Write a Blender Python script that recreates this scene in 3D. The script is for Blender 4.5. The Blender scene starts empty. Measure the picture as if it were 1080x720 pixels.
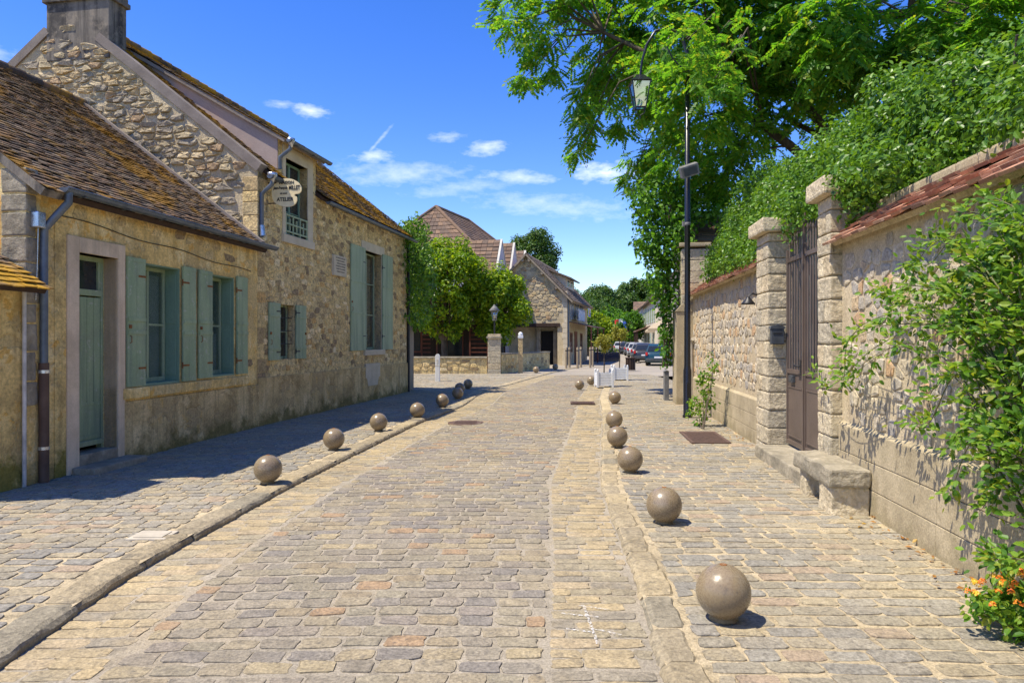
import bpy, bmesh, math, random
import numpy as np
from mathutils import Vector, Matrix, noise
R = math.radians
rnd = random.Random(7)
npr = np.random.RandomState(11)
sc = bpy.context.scene
col = sc.collection

# ------------------------------------------------------------------ camera, sky, sun, exposure
cam = bpy.data.cameras.new('camera')
cam.sensor_fit = 'HORIZONTAL'; cam.sensor_width = 36; cam.lens = 25.0
cam.shift_y = -0.002; cam.clip_start = 0.05; cam.clip_end = 3000
camo = bpy.data.objects.new('camera', cam); col.objects.link(camo)
camo.location = (0, 0, 1.65); camo.rotation_euler = (R(90), 0, 0)
sc.camera = camo

SUN_TO = Vector((-1.0, -0.33, 0)).normalized()
SUN_EL = R(63)
SUN_STRENGTH = 4.25
SKY_STRENGTH = 0.15
EXPOSURE = 0.80

def setup_world():
    w = bpy.data.worlds.new('World'); sc.world = w; w.use_nodes = True
    nt = w.node_tree; nt.nodes.clear(); N = nt.nodes.new; L = nt.links.new
    out = N('ShaderNodeOutputWorld'); bg = N('ShaderNodeBackground'); bg.inputs['Strength'].default_value = SKY_STRENGTH
    sky = N('ShaderNodeTexSky'); sky.sky_type = 'NISHITA'; sky.sun_disc = False
    sky.sun_elevation = SUN_EL
    sky.sun_rotation = math.atan2(SUN_TO.x, SUN_TO.y)
    sky.altitude = 200; sky.air_density = 1.0; sky.dust_density = 0.25; sky.ozone_density = 3.0
    hs = N('ShaderNodeHueSaturation'); hs.inputs['Saturation'].default_value = 1.36; hs.inputs['Hue'].default_value = .521; hs.inputs['Value'].default_value = .95
    L(sky.outputs[0], hs.inputs['Color'])
    tc = N('ShaderNodeTexCoord'); sep = N('ShaderNodeSeparateXYZ'); L(tc.outputs['Generated'], sep.inputs[0])
    def math_(op, a, b=None, clamp=False):
        m = N('ShaderNodeMath'); m.operation = op; m.use_clamp = clamp
        for i, v in enumerate((a, b)):
            if v is None: continue
            if isinstance(v, (int, float)): m.inputs[i].default_value = v
            else: L(v, m.inputs[i])
        return m.outputs[0]
    az = math_('ARCTAN2', sep.outputs[0], sep.outputs[1])
    el = math_('ARCSINE', sep.outputs[2])
    nz = N('ShaderNodeTexNoise'); nz.inputs['Scale'].default_value = 38; nz.inputs['Detail'].default_value = 7; nz.inputs['Roughness'].default_value = .62
    mp = N('ShaderNodeMapping'); mp.inputs['Scale'].default_value = (1, 1, 2.6); L(tc.outputs['Generated'], mp.inputs[0]); L(mp.outputs[0], nz.inputs['Vector'])
    nlow = N('ShaderNodeTexNoise'); nlow.inputs['Scale'].default_value = 9; nlow.inputs['Detail'].default_value = 5
    L(mp.outputs[0], nlow.inputs['Vector'])
    total = None
    # (azimuth, elevation, half width, half height, tilt, opacity) of each small summer cloud
    clouds = [(.135, .228, .058, .016, .02, .85), (.01, .224, .07, .011, -.02, .5), (-.035, .262, .036, .011, .1, .6),
              (-.187, .247, .036, .011, 0, .62), (-.275, .299, .026, .011, 0, .7), (-.315, .305, .02, .006, 0, .4), (-.09, .276, .03, .008, .1, .45),
              (-.16, .226, .11, .02, .05, .36), (.06, .185, .14, .018, -.08, .34), (-.07, .21, .10, .012, .12, .3),
              (-.19, .262, .05, .003, .85, .34), (.55, .2, .2, .03, 0, .4), (-.7, .3, .2, .03, 0, .4)]
    for (a0, e0, sa, se, tl, op) in clouds:
        dx = math_('SUBTRACT', az, a0); dy = math_('SUBTRACT', el, e0)
        c, s = math.cos(tl), math.sin(tl)
        rx = math_('ADD', math_('MULTIPLY', dx, c / sa), math_('MULTIPLY', dy, s / sa))
        ry = math_('ADD', math_('MULTIPLY', dx, -s / se), math_('MULTIPLY', dy, c / se))
        d2 = math_('ADD', math_('MULTIPLY', rx, rx), math_('MULTIPLY', ry, ry))
        core = math_('SUBTRACT', 1.0, math_('SQRT', d2))
        dens = math_('ADD', math_('MULTIPLY', core, .8), math_('MULTIPLY', math_('SUBTRACT', nz.outputs[0], .52), 1.9))
        m = math_('MULTIPLY', math_('MULTIPLY', dens, .9, True), op)
        m = math_('MULTIPLY', m, math_('MULTIPLY', math_('ADD', core, .55, True), 1.6, True))
        total = m if total is None else math_('MAXIMUM', total, m)
    mix = N('ShaderNodeMixRGB'); mix.inputs[2].default_value = (6.2, 6.4, 6.9, 1)
    L(total, mix.inputs[0]); L(hs.outputs[0], mix.inputs[1])
    L(mix.outputs[0], bg.inputs[0]); L(bg.outputs[0], out.inputs[0])
setup_world()
sd = bpy.data.lights.new('sun', 'SUN'); sd.energy = SUN_STRENGTH; sd.angle = R(.53); sd.color = (1, .915, .755)
so = bpy.data.objects.new('sun', sd); col.objects.link(so)
_to = Vector((SUN_TO.x * math.cos(SUN_EL), SUN_TO.y * math.cos(SUN_EL), math.sin(SUN_EL)))
so.rotation_euler = _to.to_track_quat('Z', 'Y').to_euler(); so.location = (-10, -3, 30)
vs = sc.view_settings
vs.view_transform = 'Standard'; vs.look = 'None'; vs.gamma = 1; vs.exposure = EXPOSURE; vs.use_curve_mapping = False
sc.render.engine = 'CYCLES'
sc.cycles.max_bounces = 7; sc.cycles.diffuse_bounces = 4; sc.cycles.transparent_max_bounces = 12; sc.cycles.transmission_bounces = 4

# ------------------------------------------------------------------ materials
MATS = {}
def hexc(r, g, b): return (r, g, b, 1)
class NT:
    def __init__(s, name):
        m = bpy.data.materials.new(name); m.use_nodes = True
        s.m = m; s.nt = m.node_tree; s.nt.nodes.clear(); s.L = s.nt.links.new
        s.out = s.N('ShaderNodeOutputMaterial')
    def N(s, t): return s.nt.nodes.new(t)
    def mathn(s, op, a, b=None, clamp=False):
        n = s.N('ShaderNodeMath'); n.operation = op; n.use_clamp = clamp
        for i, v in enumerate((a, b)):
            if v is None: continue
            if isinstance(v, (int, float)): n.inputs[i].default_value = v
            else: s.L(v, n.inputs[i])
        return n.outputs[0]
    def noise(s, vec, scale, detail=4, rough=.55):
        n = s.N('ShaderNodeTexNoise'); n.inputs['Scale'].default_value = scale; n.inputs['Detail'].default_value = detail; n.inputs['Roughness'].default_value = rough
        s.L(vec, n.inputs['Vector']); return n.outputs[0]
    def ramp(s, fac, stops, interp='LINEAR'):
        n = s.N('ShaderNodeValToRGB'); n.color_ramp.interpolation = interp
        e = n.color_ramp.elements
        while len(e) < len(stops): e.new(.5)
        for i, (p, c) in enumerate(stops):
            e[i].position = p; e[i].color = (*c, 1) if len(c) == 3 else c
        s.L(fac, n.inputs[0]); return n.outputs[0]
    def mix(s, fac, a, b, mode='MIX'):
        n = s.N('ShaderNodeMixRGB'); n.blend_type = mode
        for i, v in enumerate((fac, a, b)):
            if isinstance(v, (int, float)): n.inputs[i].default_value = v
            elif isinstance(v, tuple): n.inputs[i].default_value = (*v, 1) if len(v) == 3 else v
            else: s.L(v, n.inputs[i])
        return n.outputs[0]
    def vec(s, kind='Object', sc3=None):
        t = s.N('ShaderNodeTexCoord'); o = t.outputs[kind]
        if sc3:
            mp = s.N('ShaderNodeMapping'); mp.inputs['Scale'].default_value = sc3; s.L(o, mp.inputs[0]); o = mp.outputs[0]
        return o

def pm(name, c1, c2, scale=3, rough=.85, bump=.3, bscale=60, big=None, bigcol=None, bigscale=.8, bigpos=(.5, .62), island=None, iamt=1.0,
       metal=0, spec=.3, moss=None, streak=None, grime=None, var2=None, fine=.25, stretch=None, spot=None, spotcol=None, spotscale=12, spotpos=(.62, .7), bdist=.01, world=False, lo=.72, hi=1.18):
    """general weathered surface: two tone noise, optional per-piece colours, optional blotches, fine grain and bump"""
    t = NT(name); g = t.N('ShaderNodeNewGeometry')
    if world: v = g.outputs['Position']
    else: v = t.vec()
    if stretch:
        mp = t.N('ShaderNodeMapping'); mp.inputs['Scale'].default_value = stretch; t.L(v, mp.inputs[0]); v2 = mp.outputs[0]
    else: v2 = v
    n1 = t.noise(v2, scale, 5)
    c = t.ramp(n1, [(.32, c1), (.68, c2)])
    if island:
        ic = t.ramp(g.outputs['Random Per Island'], [(i / len(island), k) for i, k in enumerate(island)], 'CONSTANT')
        nv = t.ramp(n1, [(.25, (.78,) * 3), (.75, (1.2,) * 3)])
        c = t.mix(iamt, c, t.mix(1, ic, nv, 'MULTIPLY'))
    if big:
        b = t.ramp(t.noise(v, bigscale, 6, .62), [(bigpos[0], (0, 0, 0)), (bigpos[1], (1, 1, 1))])
        c = t.mix(t.mathn('MULTIPLY', b, big), c, bigcol)
    if spot:
        b = t.ramp(t.noise(v, spotscale, 5, .65), [(spotpos[0], (0, 0, 0)), (spotpos[1], (1, 1, 1))])
        c = t.mix(t.mathn('MULTIPLY', b, spot), c, spotcol)
    if streak:
        mp = t.N('ShaderNodeMapping'); mp.inputs['Scale'].default_value = (5, 5, .35); t.L(v, mp.inputs[0])
        b = t.ramp(t.noise(mp.outputs[0], 1.5, 6, .6), [(.48, (0, 0, 0)), (.66, (1, 1, 1))])
        c = t.mix(t.mathn('MULTIPLY', b, streak[1]), c, streak[0])
    if moss:
        sp_ = t.N('ShaderNodeSeparateXYZ'); t.L(v, sp_.inputs[0])
        k = t.mathn('SUBTRACT', t.mathn('ADD', t.mathn('MULTIPLY', t.noise(v, 3.5, 6, .65), 2.4), -.75), t.mathn('DIVIDE', sp_.outputs[2], moss[1]))
        c = t.mix(t.mathn('MULTIPLY', t.mathn('MULTIPLY', k, 2.5, True), moss[2]), c, moss[0])
    if grime:
        mp = t.N('ShaderNodeMapping'); mp.inputs['Location'].default_value = (7.3, 2.9, 5.1); t.L(v, mp.inputs[0])
        b = t.ramp(t.noise(mp.outputs[0], grime[2], 7, .7), [(.52, (0, 0, 0)), (.64, (1, 1, 1))])
        c = t.mix(t.mathn('MULTIPLY', b, grime[1]), c, grime[0])
    if var2:
        c = t.mix(1, c, t.ramp(t.noise(v, var2[0], 4, .6), [(.3, (1 - var2[1],) * 3), (.7, (1 + var2[1],) * 3)]), 'MULTIPLY')
    fn = t.noise(v2, bscale, 6, .7)
    c = t.mix(fine, c, t.mix(1, c, t.ramp(fn, [(.25, (lo - .25,) * 3), (.75, (hi + .22,) * 3)]), 'MULTIPLY'))
    p = t.N('ShaderNodeBsdfPrincipled'); t.L(c, p.inputs['Base Color'])
    p.inputs['Metallic'].default_value = metal; p.inputs['Specular IOR Level'].default_value = spec
    rr = t.ramp(fn, [(.3, (max(0, rough - .1),) * 3), (.7, (min(1, rough + .1),) * 3)]); t.L(rr, p.inputs['Roughness'])
    if bump:
        bn = t.N('ShaderNodeBump'); bn.inputs['Strength'].default_value = bump; bn.inputs['Distance'].default_value = bdist
        hgt = t.mathn('ADD', fn, t.mathn('MULTIPLY', n1, 1.2)); t.L(hgt, bn.inputs['Height']); t.L(bn.outputs[0], p.inputs['Normal'])
    t.L(p.outputs[0], t.out.inputs[0]); MATS[name] = t.m; return t.m

def leafm(name, cols, trans=.35, rough=.45, transcol=None):
    t = NT(name); g = t.N('ShaderNodeNewGeometry')
    c = t.ramp(g.outputs['Random Per Island'], [(i / max(1, len(cols) - 1), k) for i, k in enumerate(cols)])
    p = t.N('ShaderNodeBsdfPrincipled'); t.L(c, p.inputs['Base Color']); p.inputs['Roughness'].default_value = rough; p.inputs['Specular IOR Level'].default_value = .35
    tr = t.N('ShaderNodeBsdfTranslucent'); t.L(t.mix(1, c, transcol or (1.9, 1.75, .7), 'MULTIPLY'), tr.inputs[0])
    mx = t.N('ShaderNodeMixShader'); mx.inputs[0].default_value = trans
    t.L(p.outputs[0], mx.inputs[1]); t.L(tr.outputs[0], mx.inputs[2]); t.L(mx.outputs[0], t.out.inputs[0]); MATS[name] = t.m; return t.m

def glassm(name, tint=(.6, .65, .65), gl=.3):
    t = NT(name)
    a = t.N('ShaderNodeBsdfTransparent'); a.inputs[0].default_value = (*tint, 1)
    b = t.N('ShaderNodeBsdfGlossy'); b.inputs['Roughness'].default_value = .03; b.inputs[0].default_value = (.9, .9, .9, 1)
    n = t.noise(t.vec(), 2.2, 1); bn = t.N('ShaderNodeBump'); bn.inputs['Strength'].default_value = .12; bn.inputs['Distance'].default_value = .02
    t.L(n, bn.inputs['Height']); t.L(bn.outputs[0], b.inputs['Normal'])
    m = t.N('ShaderNodeMixShader'); m.inputs[0].default_value = gl
    t.L(a.outputs[0], m.inputs[1]); t.L(b.outputs[0], m.inputs[2]); t.L(m.outputs[0], t.out.inputs[0]); MATS[name] = t.m; return t.m

def simple(name, c, rough=.6, metal=0, spec=.4, var=.25, bump=.08, scale=9):
    return pm(name, tuple(x * (1 - var) for x in c), tuple(x * (1 + var) for x in c), scale=scale, rough=rough, metal=metal, spec=spec, bump=bump, fine=.15)

# paving
COB = [(0.292, 0.251, 0.182), (0.325, 0.270, 0.176), (0.264, 0.231, 0.182), (0.352, 0.286, 0.176), (0.303, 0.259, 0.187), (0.363, 0.248, 0.143), (0.237, 0.209, 0.171), (0.330, 0.275, 0.182),
       (0.275, 0.240, 0.182), (0.303, 0.244, 0.154), (0.288, 0.244, 0.182), (0.264, 0.226, 0.165), (0.303, 0.259, 0.176), (0.272, 0.231, 0.182), (0.380, 0.308, 0.182), (0.286, 0.248, 0.171)]
pm('road_setts', (.2, .18, .15), (.27, .235, .185), scale=11, island=COB, bump=.9, bscale=55, rough=.72, fine=1, bdist=.008, world=True, spec=.25, grime=((.15, .135, .11), .55, 22), var2=(.42, .14), lo=.66, hi=1.22,
   big=.35, bigcol=(.33, .275, .185), bigscale=.7, spot=.3, spotcol=(.17, .155, .13), spotscale=9, spotpos=(.58, .72))
pm('edge_setts', (.25, .215, .15), (.3, .26, .18), scale=11, island=[(0.403, 0.319, 0.185), (0.325, 0.274, 0.179), (0.437, 0.342, 0.190), (0.375, 0.297, 0.174), (0.280, 0.241, 0.174), (0.414, 0.325, 0.196), (0.347, 0.291, 0.185)],
   bump=.9, bscale=55, rough=.78, fine=1, bdist=.008, world=True, grime=((.18, .155, .11), .5, 20), var2=(.5, .15), lo=.66, hi=1.22, big=.5, bigcol=(.44, .335, .175), bigscale=.9, spot=.3, spotcol=(.2, .175, .13), spotscale=8, spotpos=(.58, .72))
pm('walk_setts', (.25, .22, .16), (.3, .26, .18), scale=10, island=[(0.342, 0.299, 0.211), (0.308, 0.279, 0.222), (0.376, 0.319, 0.217), (0.325, 0.285, 0.205), (0.279, 0.257, 0.211), (0.342, 0.302, 0.228), (0.314, 0.274, 0.194), (0.399, 0.331, 0.211), (0.291, 0.268, 0.217), (0.388, 0.296, 0.199), (0.331, 0.302, 0.239)],
   bump=1.0, bscale=48, rough=.8, fine=1, bdist=.01, world=True, grime=((.14, .125, .10), .6, 18), var2=(.5, .16), lo=.64, hi=1.22, big=.4, bigcol=(.35, .29, .19), bigscale=.55, spot=.5, spotcol=(.17, .155, .125), spotscale=5, spotpos=(.56, .72))
pm('sand_joint', (.44, .355, .215), (.56, .455, .285), scale=5, bump=1, bscale=75, rough=.95, fine=1, grime=((.17, .14, .09), .75, 9), var2=(.6, .15), bdist=.01, world=True, big=.5, bigcol=(.30, .24, .15), bigscale=.8)
pm('grey_joint', (.335, .29, .215), (.41, .355, .265), scale=5, bump=1, bscale=75, rough=.95, fine=1, grime=((.19, .165, .12), .6, 9), var2=(.5, .12), bdist=.01, world=True, big=.6, bigcol=(.39, .31, .19), bigscale=.6)
pm('kerb_stone', (.24, .205, .14), (.32, .27, .18), scale=6, island=[(.40, .32, .19), (.34, .28, .18), (.42, .335, .195), (.37, .30, .185), (.30, .26, .18)], bump=1.0, bscale=34, rough=.85, fine=1, bdist=.016, world=True, grime=((.16, .14, .1), .6, 12), var2=(1.1, .18),
   spot=.6, spotcol=(.15, .135, .10), spotscale=6, spotpos=(.55, .7))
pm('earth', (.10, .095, .055), (.17, .15, .085), scale=.6, bump=.5, bscale=8, rough=1, world=True)
def far_paving():
    t = NT('far_paving'); g = t.N('ShaderNodeNewGeometry'); v = g.outputs['Position']
    b = t.N('ShaderNodeTexBrick'); b.inputs['Scale'].default_value = 3.4; b.inputs['Mortar Size'].default_value = .018
    b.inputs['Color1'].default_value = (.23, .205, .165, 1); b.inputs['Color2'].default_value = (.31, .265, .20, 1); b.inputs['Mortar'].default_value = (.42, .36, .26, 1)
    t.L(v, b.inputs['Vector'])
    c = t.mix(.6, b.outputs[0], t.ramp(t.noise(v, .5, 5), [(.3, (.20, .18, .15)), (.7, (.40, .34, .25))]))
    p = t.N('ShaderNodeBsdfPrincipled'); p.inputs['Roughness'].default_value = .85; t.L(c, p.inputs['Base Color']); t.L(p.outputs[0], t.out.inputs[0]); MATS['far_paving'] = t.m
far_paving()
# walls
def weathered(name, base, light, dark, spall, rust, moss):
    """old lime render: mottled, with sharp edged spalled patches, dark rain streaks and moss at the foot"""
    t = NT(name); v = t.vec()
    w = t.N('ShaderNodeTexNoise'); w.inputs['Scale'].default_value = 2.2; w.inputs['Detail'].default_value = 4; t.L(v, w.inputs['Vector'])
    ad = t.N('ShaderNodeVectorMath'); ad.operation = 'MULTIPLY_ADD'; t.L(w.outputs['Color'], ad.inputs[0]); ad.inputs[1].default_value = (.5, .5, .5); t.L(v, ad.inputs[2]); vw = ad.outputs[0]
    c = t.ramp(t.noise(v, 1.7, 7, .68), [(.36, dark), (.5, base), (.64, light)])
    def patch(scale, lo, hi, col, amt, seedv=0.0, vv=None):
        nonlocal c
        mp = t.N('ShaderNodeMapping'); mp.inputs['Location'].default_value = (seedv, seedv * .7, -seedv); t.L(vv or vw, mp.inputs[0])
        m = t.ramp(t.noise(mp.outputs[0], scale, 6, .6), [(lo, (0, 0, 0)), (hi, (1, 1, 1))]); c = t.mix(t.mathn('MULTIPLY', m, amt), c, col); return m
    m1 = patch(1.25, .535, .565, spall, .85, 3.1)
    patch(2.6, .59, .62, light, .7, 9.7); patch(3.4, .60, .64, rust, .75, 21.3); patch(6, .62, .66, dark, .6, 5.5)
    mp = t.N('ShaderNodeMapping'); mp.inputs['Scale'].default_value = (4.5, 4.5, .3); t.L(v, mp.inputs[0]); patch(1.6, .5, .64, dark, .6, 1.7, mp.outputs[0])
    sp_ = t.N('ShaderNodeSeparateXYZ'); t.L(v, sp_.inputs[0])
    k = t.mathn('SUBTRACT', t.mathn('ADD', t.mathn('MULTIPLY', t.noise(v, 3.0, 6, .65), 2.6), -.8), t.mathn('DIVIDE', sp_.outputs[2], moss[1]))
    c = t.mix(t.mathn('MULTIPLY', t.mathn('MULTIPLY', k, 2.5, True), moss[2]), c, moss[0])
    fn = t.noise(v, 26, 8, .72); c = t.mix(.8, c, t.mix(1, c, t.ramp(fn, [(.3, (.55,) * 3), (.7, (1.42,) * 3)]), 'MULTIPLY'))
    p = t.N('ShaderNodeBsdfPrincipled'); t.L(c, p.inputs['Base Color']); p.inputs['Roughness'].default_value = .95; p.inputs['Specular IOR Level'].default_value = .15
    bn = t.N('ShaderNodeBump'); bn.inputs['Strength'].default_value = .9; bn.inputs['Distance'].default_value = .02
    t.L(t.mathn('SUBTRACT', fn, t.mathn('MULTIPLY', m1, .8)), bn.inputs['Height']); t.L(bn.outputs[0], p.inputs['Normal']); t.L(p.outputs[0], t.out.inputs[0]); MATS[name] = t.m
weathered('ochre_render', (.82, .58, .215), (.88, .70, .35), (.50, .345, .135), (.64, .475, .215), (.76, .43, .09), ((.2, .165, .06), .5, .7))
weathered('ochre_low', (.72, .52, .20), (.82, .63, .29), (.44, .31, .125), (.54, .405, .18), (.64, .37, .08), ((.19, .165, .025), 1.0, .85))
weathered('brown_plinth', (.62, .45, .205), (.76, .58, .29), (.38, .27, .12), (.49, .36, .175), (.62, .41, .14), ((.16, .135, .04), .5, .8))
pm('pink_lime', (.66, .50, .32), (.80, .63, .43), scale=3, bump=.25, bscale=60, rough=.9, fine=.3, big=.5, bigcol=(.36, .28, .19), streak=((.33, .26, .18), .4))
pm('pale_dressing', (.54, .46, .32), (.66, .57, .41), scale=3, bump=.3, bscale=50, rough=.9, fine=.35, big=.3, bigcol=(.36, .31, .24))
pm('cheek_render', (.36, .28, .24), (.45, .36, .31), scale=1.6, bump=.25, bscale=50, rough=.92, fine=.3, big=.5, bigcol=(.30, .235, .2))
pm('rubble_mortar', (.76, .565, .24), (.88, .69, .34), scale=3, bump=1, bscale=26, rough=.97, fine=1, lo=.62, hi=1.22, grime=((.20, .145, .085), .8, 13), bdist=.018, big=.5, bigcol=(.46, .35, .2), bigscale=1.6, bigpos=(.5, .58), spot=.6, spotcol=(.60, .36, .12), spotscale=4, spotpos=(.58, .66), streak=((.25, .185, .11), .5))
RUB = [(.80, .59, .26), (.68, .51, .23), (.84, .63, .30), (.72, .54, .25), (.60, .44, .21), (.76, .58, .28), (.68, .43, .16), (.66, .51, .26), (.90, .72, .40), (.48, .35, .17), (.76, .57, .28), (.36, .26, .14), (.80, .59, .26)]
pm('rubble_stone', (.2, .16, .1), (.3, .24, .15), scale=9, island=RUB, bump=1.0, bscale=28, rough=.93, fine=1, lo=.6, hi=1.25, grime=((.24, .175, .10), .65, 15), bdist=.016, spot=.5, spotcol=(.26, .19, .115), spotscale=7, spotpos=(.58, .7))
pm('gable_mortar', (.52, .42, .25), (.66, .54, .34), scale=3, bump=.9, bscale=24, rough=.97, fine=.6, bdist=.02, big=.4, bigcol=(.38, .30, .175), bigscale=1.2)
pm('gable_stone', (.2, .16, .1), (.3, .24, .15), scale=7, island=[(.47, .38, .225), (.37, .315, .22), (.56, .45, .27), (.45, .36, .21), (.36, .30, .21), (.56, .42, .22), (.48, .38, .22), (.42, .29, .16), (.60, .48, .29)], bump=1.1, bscale=22, rough=.93, fine=.7, bdist=.022, spot=.45, spotcol=(.2, .165, .11), spotscale=6, spotpos=(.57, .7))
pm('garden_mortar', (.50, .405, .255), (.61, .505, .335), scale=4, bump=.9, bscale=40, rough=.97, fine=.9, grime=((.33, .26, .17), .6, 9), bdist=.012, big=.4, bigcol=(.45, .35, .21), bigscale=1.3, streak=((.36, .3, .22), .35))
pm('garden_stone', (.3, .25, .18), (.4, .34, .25), scale=12, island=[(.54, .46, .34), (.44, .39, .31), (.58, .49, .34), (.40, .365, .31), (.56, .42, .25), (.49, .43, .335), (.60, .51, .37), (.54, .35, .19), (.43, .37, .27), (.50, .44, .34)],
   bump=1.0, bscale=38, rough=.92, fine=1, grime=((.27, .22, .16), .55, 16), bdist=.012, spot=.35, spotcol=(.26, .215, .155), spotscale=9, streak=((.30, .26, .2), .25))
pm('cement_plinth', (.40, .33, .205), (.49, .405, .265), scale=1.6, bump=.5, bscale=55, rough=.93, fine=.8, grime=((.26, .21, .13), .5, 5), var2=(.8, .12), big=.5, bigcol=(.33, .27, .165), bigscale=.9, spot=.35, spotcol=(.23, .19, .12), spotscale=1.6, spotpos=(.6, .78), moss=((.24, .2, .11), .4, .6), streak=((.3, .25, .16), .3))
pm('post_stone', (.40, .34, .24), (.50, .43, .31), scale=5, island=[(.56, .475, .325), (.51, .435, .30), (.60, .505, .34), (.47, .41, .295), (.57, .465, .30)], bump=1.1, bscale=20, rough=.93, fine=.7, bdist=.025, spot=.45, spotcol=(.28, .24, .175), spotscale=6, spotpos=(.57, .7))
pm('old_stone', (.27, .235, .165), (.42, .365, .265), scale=5, bump=1.0, bscale=24, rough=.95, fine=.7, bdist=.02, big=.6, bigcol=(.19, .17, .125), bigscale=3, spot=.5, spotcol=(.48, .42, .32), spotscale=8)
pm('chimney_render', (.17, .145, .115), (.27, .235, .185), scale=3, bump=.4, bscale=40, rough=.95, fine=.4, big=.85, bigcol=(.055, .05, .045), bigscale=1.5, stretch=(1, 1, .35), streak=((.05, .045, .04), .8), grime=((.34, .28, .2), .6, 4))
pm('cement_verge', (.20, .165, .135), (.28, .235, .195), scale=3, bump=.4, bscale=40, rough=.95, fine=.4)
# roofs
TILE = [(.165, .105, .062), (.11, .074, .05), (.205, .13, .075), (.085, .06, .044), (.15, .105, .07), (.235, .14, .075), (.11, .085, .065), (.185, .138, .09), (.245, .18, .12)]
pm('old_tile', (.1, .08, .06), (.15, .1, .07), scale=8, island=TILE, bump=.7, bscale=40, rough=.92, fine=.6, big=.9, bigcol=(.32, .165, .02), bigscale=.95, bigpos=(.53, .60), spot=.6, spotcol=(.30, .17, .03), spotscale=3.2, spotpos=(.56, .62), var2=(.8, .2))
pm('mossy_tile', (.1, .08, .06), (.15, .1, .07), scale=8, island=TILE, bump=.7, bscale=40, rough=.92, fine=.6, big=.95, bigcol=(.46, .25, .012), bigscale=1.2, bigpos=(.43, .56), spot=.7, spotcol=(.33, .2, .03), spotscale=5, spotpos=(.53, .64))
pm('far_tile', (.12, .07, .05), (.2, .12, .08), scale=6, island=[(.19, .122, .078), (.155, .10, .07), (.225, .145, .092), (.175, .12, .085), (.135, .095, .07)], bump=.4, bscale=30, rough=.9, fine=.4)
pm('red_tile', (.36, .12, .06), (.5, .19, .1), scale=5, island=[(.40, .175, .10), (.31, .145, .09), (.45, .235, .145), (.35, .20, .135), (.27, .15, .105), (.50, .30, .20)], bump=.4, bscale=40, rough=.85, fine=.4, spot=.4, spotcol=(.22, .17, .12), spotscale=8)
pm('brown_far_roof', (.13, .10, .075), (.2, .155, .115), scale=3, bump=.3, bscale=20, rough=.9)
# metals, woods, paints
pm('zinc', (.10, .12, .145), (.16, .185, .215), scale=6, rough=.5, metal=.55, bump=.1, bscale=30, spec=.5, fine=.3)
simple('zinc_bright', (.55, .57, .60), rough=.3, metal=.8)
pm('cast_brown', (.085, .05, .035), (.13, .08, .055), scale=6, rough=.6, bump=.2, fine=.3)
simple('white_pipe', (.5, .47, .43), rough=.5)
pm('green_paint', (.26, .34, .185), (.36, .44, .25), scale=3, rough=.62, bump=.3, bscale=80, fine=.4, stretch=(1, 1, .3), big=.5, bigcol=(.27, .31, .20), bigscale=2.2, spot=.75, spotcol=(.46, .47, .37), spotscale=13, spotpos=(.60, .66), streak=((.16, .22, .15), .6), moss=((.2, .1, .04), .5, .3))
pm('blue_paint', (.16, .26, .175), (.22, .33, .225), scale=3, rough=.6, bump=.2, bscale=80, fine=.35, stretch=(1, 1, .3))
pm('grey_green_paint', (.27, .345, .20), (.37, .44, .27), scale=3, rough=.62, bump=.3, bscale=80, fine=.4, stretch=(1, 1, .3), spot=.7, spotcol=(.40, .41, .33), spotscale=13, spotpos=(.60, .67), streak=((.13, .18, .135), .55))
pm('rust', (.16, .06, .02), (.30, .12, .035), scale=14, rough=.9, bump=.4)
simple('dark_iron', (.022, .022, .024), rough=.45, metal=.2, var=.2)
simple('black_paint', (.011, .011, .013), rough=.3, spec=.5, var=.1, bump=.02)
pm('gate_paint', (.105, .078, .062), (.135, .10, .08), scale=3, rough=.45, bump=.08, spec=.45, fine=.15)
pm('ball_paint', (.215, .16, .095), (.255, .195, .115), scale=3.5, rough=.28, bump=.22, bscale=70, spec=.45, fine=.4, big=.6, bigcol=(.27, .22, .155), bigscale=6, bdist=.004, spot=.6, spotcol=(.11, .09, .065), spotscale=18, spotpos=(.60, .68), moss=((.20, .155, .085), .10, .8))
simple('sign_cream', (.80, .66, .37), rough=.6, var=.1)
simple('white_paint', (.72, .73, .74), rough=.5, var=.06)
simple('white_wall', (.50, .475, .50), rough=.85, var=.1)
simple('cream_wall', (.58, .51, .38), rough=.9, var=.12)
simple('pale_wall', (.56, .53, .46), rough=.9, var=.12)
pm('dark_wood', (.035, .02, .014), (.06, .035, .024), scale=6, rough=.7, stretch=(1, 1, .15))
pm('red_wood', (.15, .045, .025), (.22, .075, .045), scale=6, rough=.65, stretch=(1, 1, .15))
pm('grey_wood', (.24, .19, .13), (.35, .285, .2), scale=6, rough=.8, stretch=(1, 1, .12), bump=.4)
pm('bark', (.07, .055, .04), (.14, .11, .08), scale=5, rough=.95, bump=.9, bscale=20, bdist=.03, stretch=(1, 1, .25), fine=.5)
pm('stem_green', (.10, .12, .04), (.17, .15, .07), scale=10, rough=.7, bump=.1)
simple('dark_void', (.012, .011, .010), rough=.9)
simple('grey_plastic', (.06, .065, .07), rough=.4)
simple('lamp_grey', (.16, .155, .145), rough=.6)
simple('curtain', (.82, .8, .76), rough=.9, var=.08)
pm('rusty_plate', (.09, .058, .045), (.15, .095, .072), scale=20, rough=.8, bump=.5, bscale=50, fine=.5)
simple('concrete', (.45, .42, .37), rough=.9, var=.12)
simple('concrete_pale', (.44, .39, .30), rough=.9, var=.12)
simple('chalk_paint', (.78, .78, .76), rough=.9, var=.08)
simple('canvas_beige', (.38, .31, .21), rough=.9, var=.08)
simple('canvas_brown', (.16, .09, .06), rough=.85)
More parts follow.
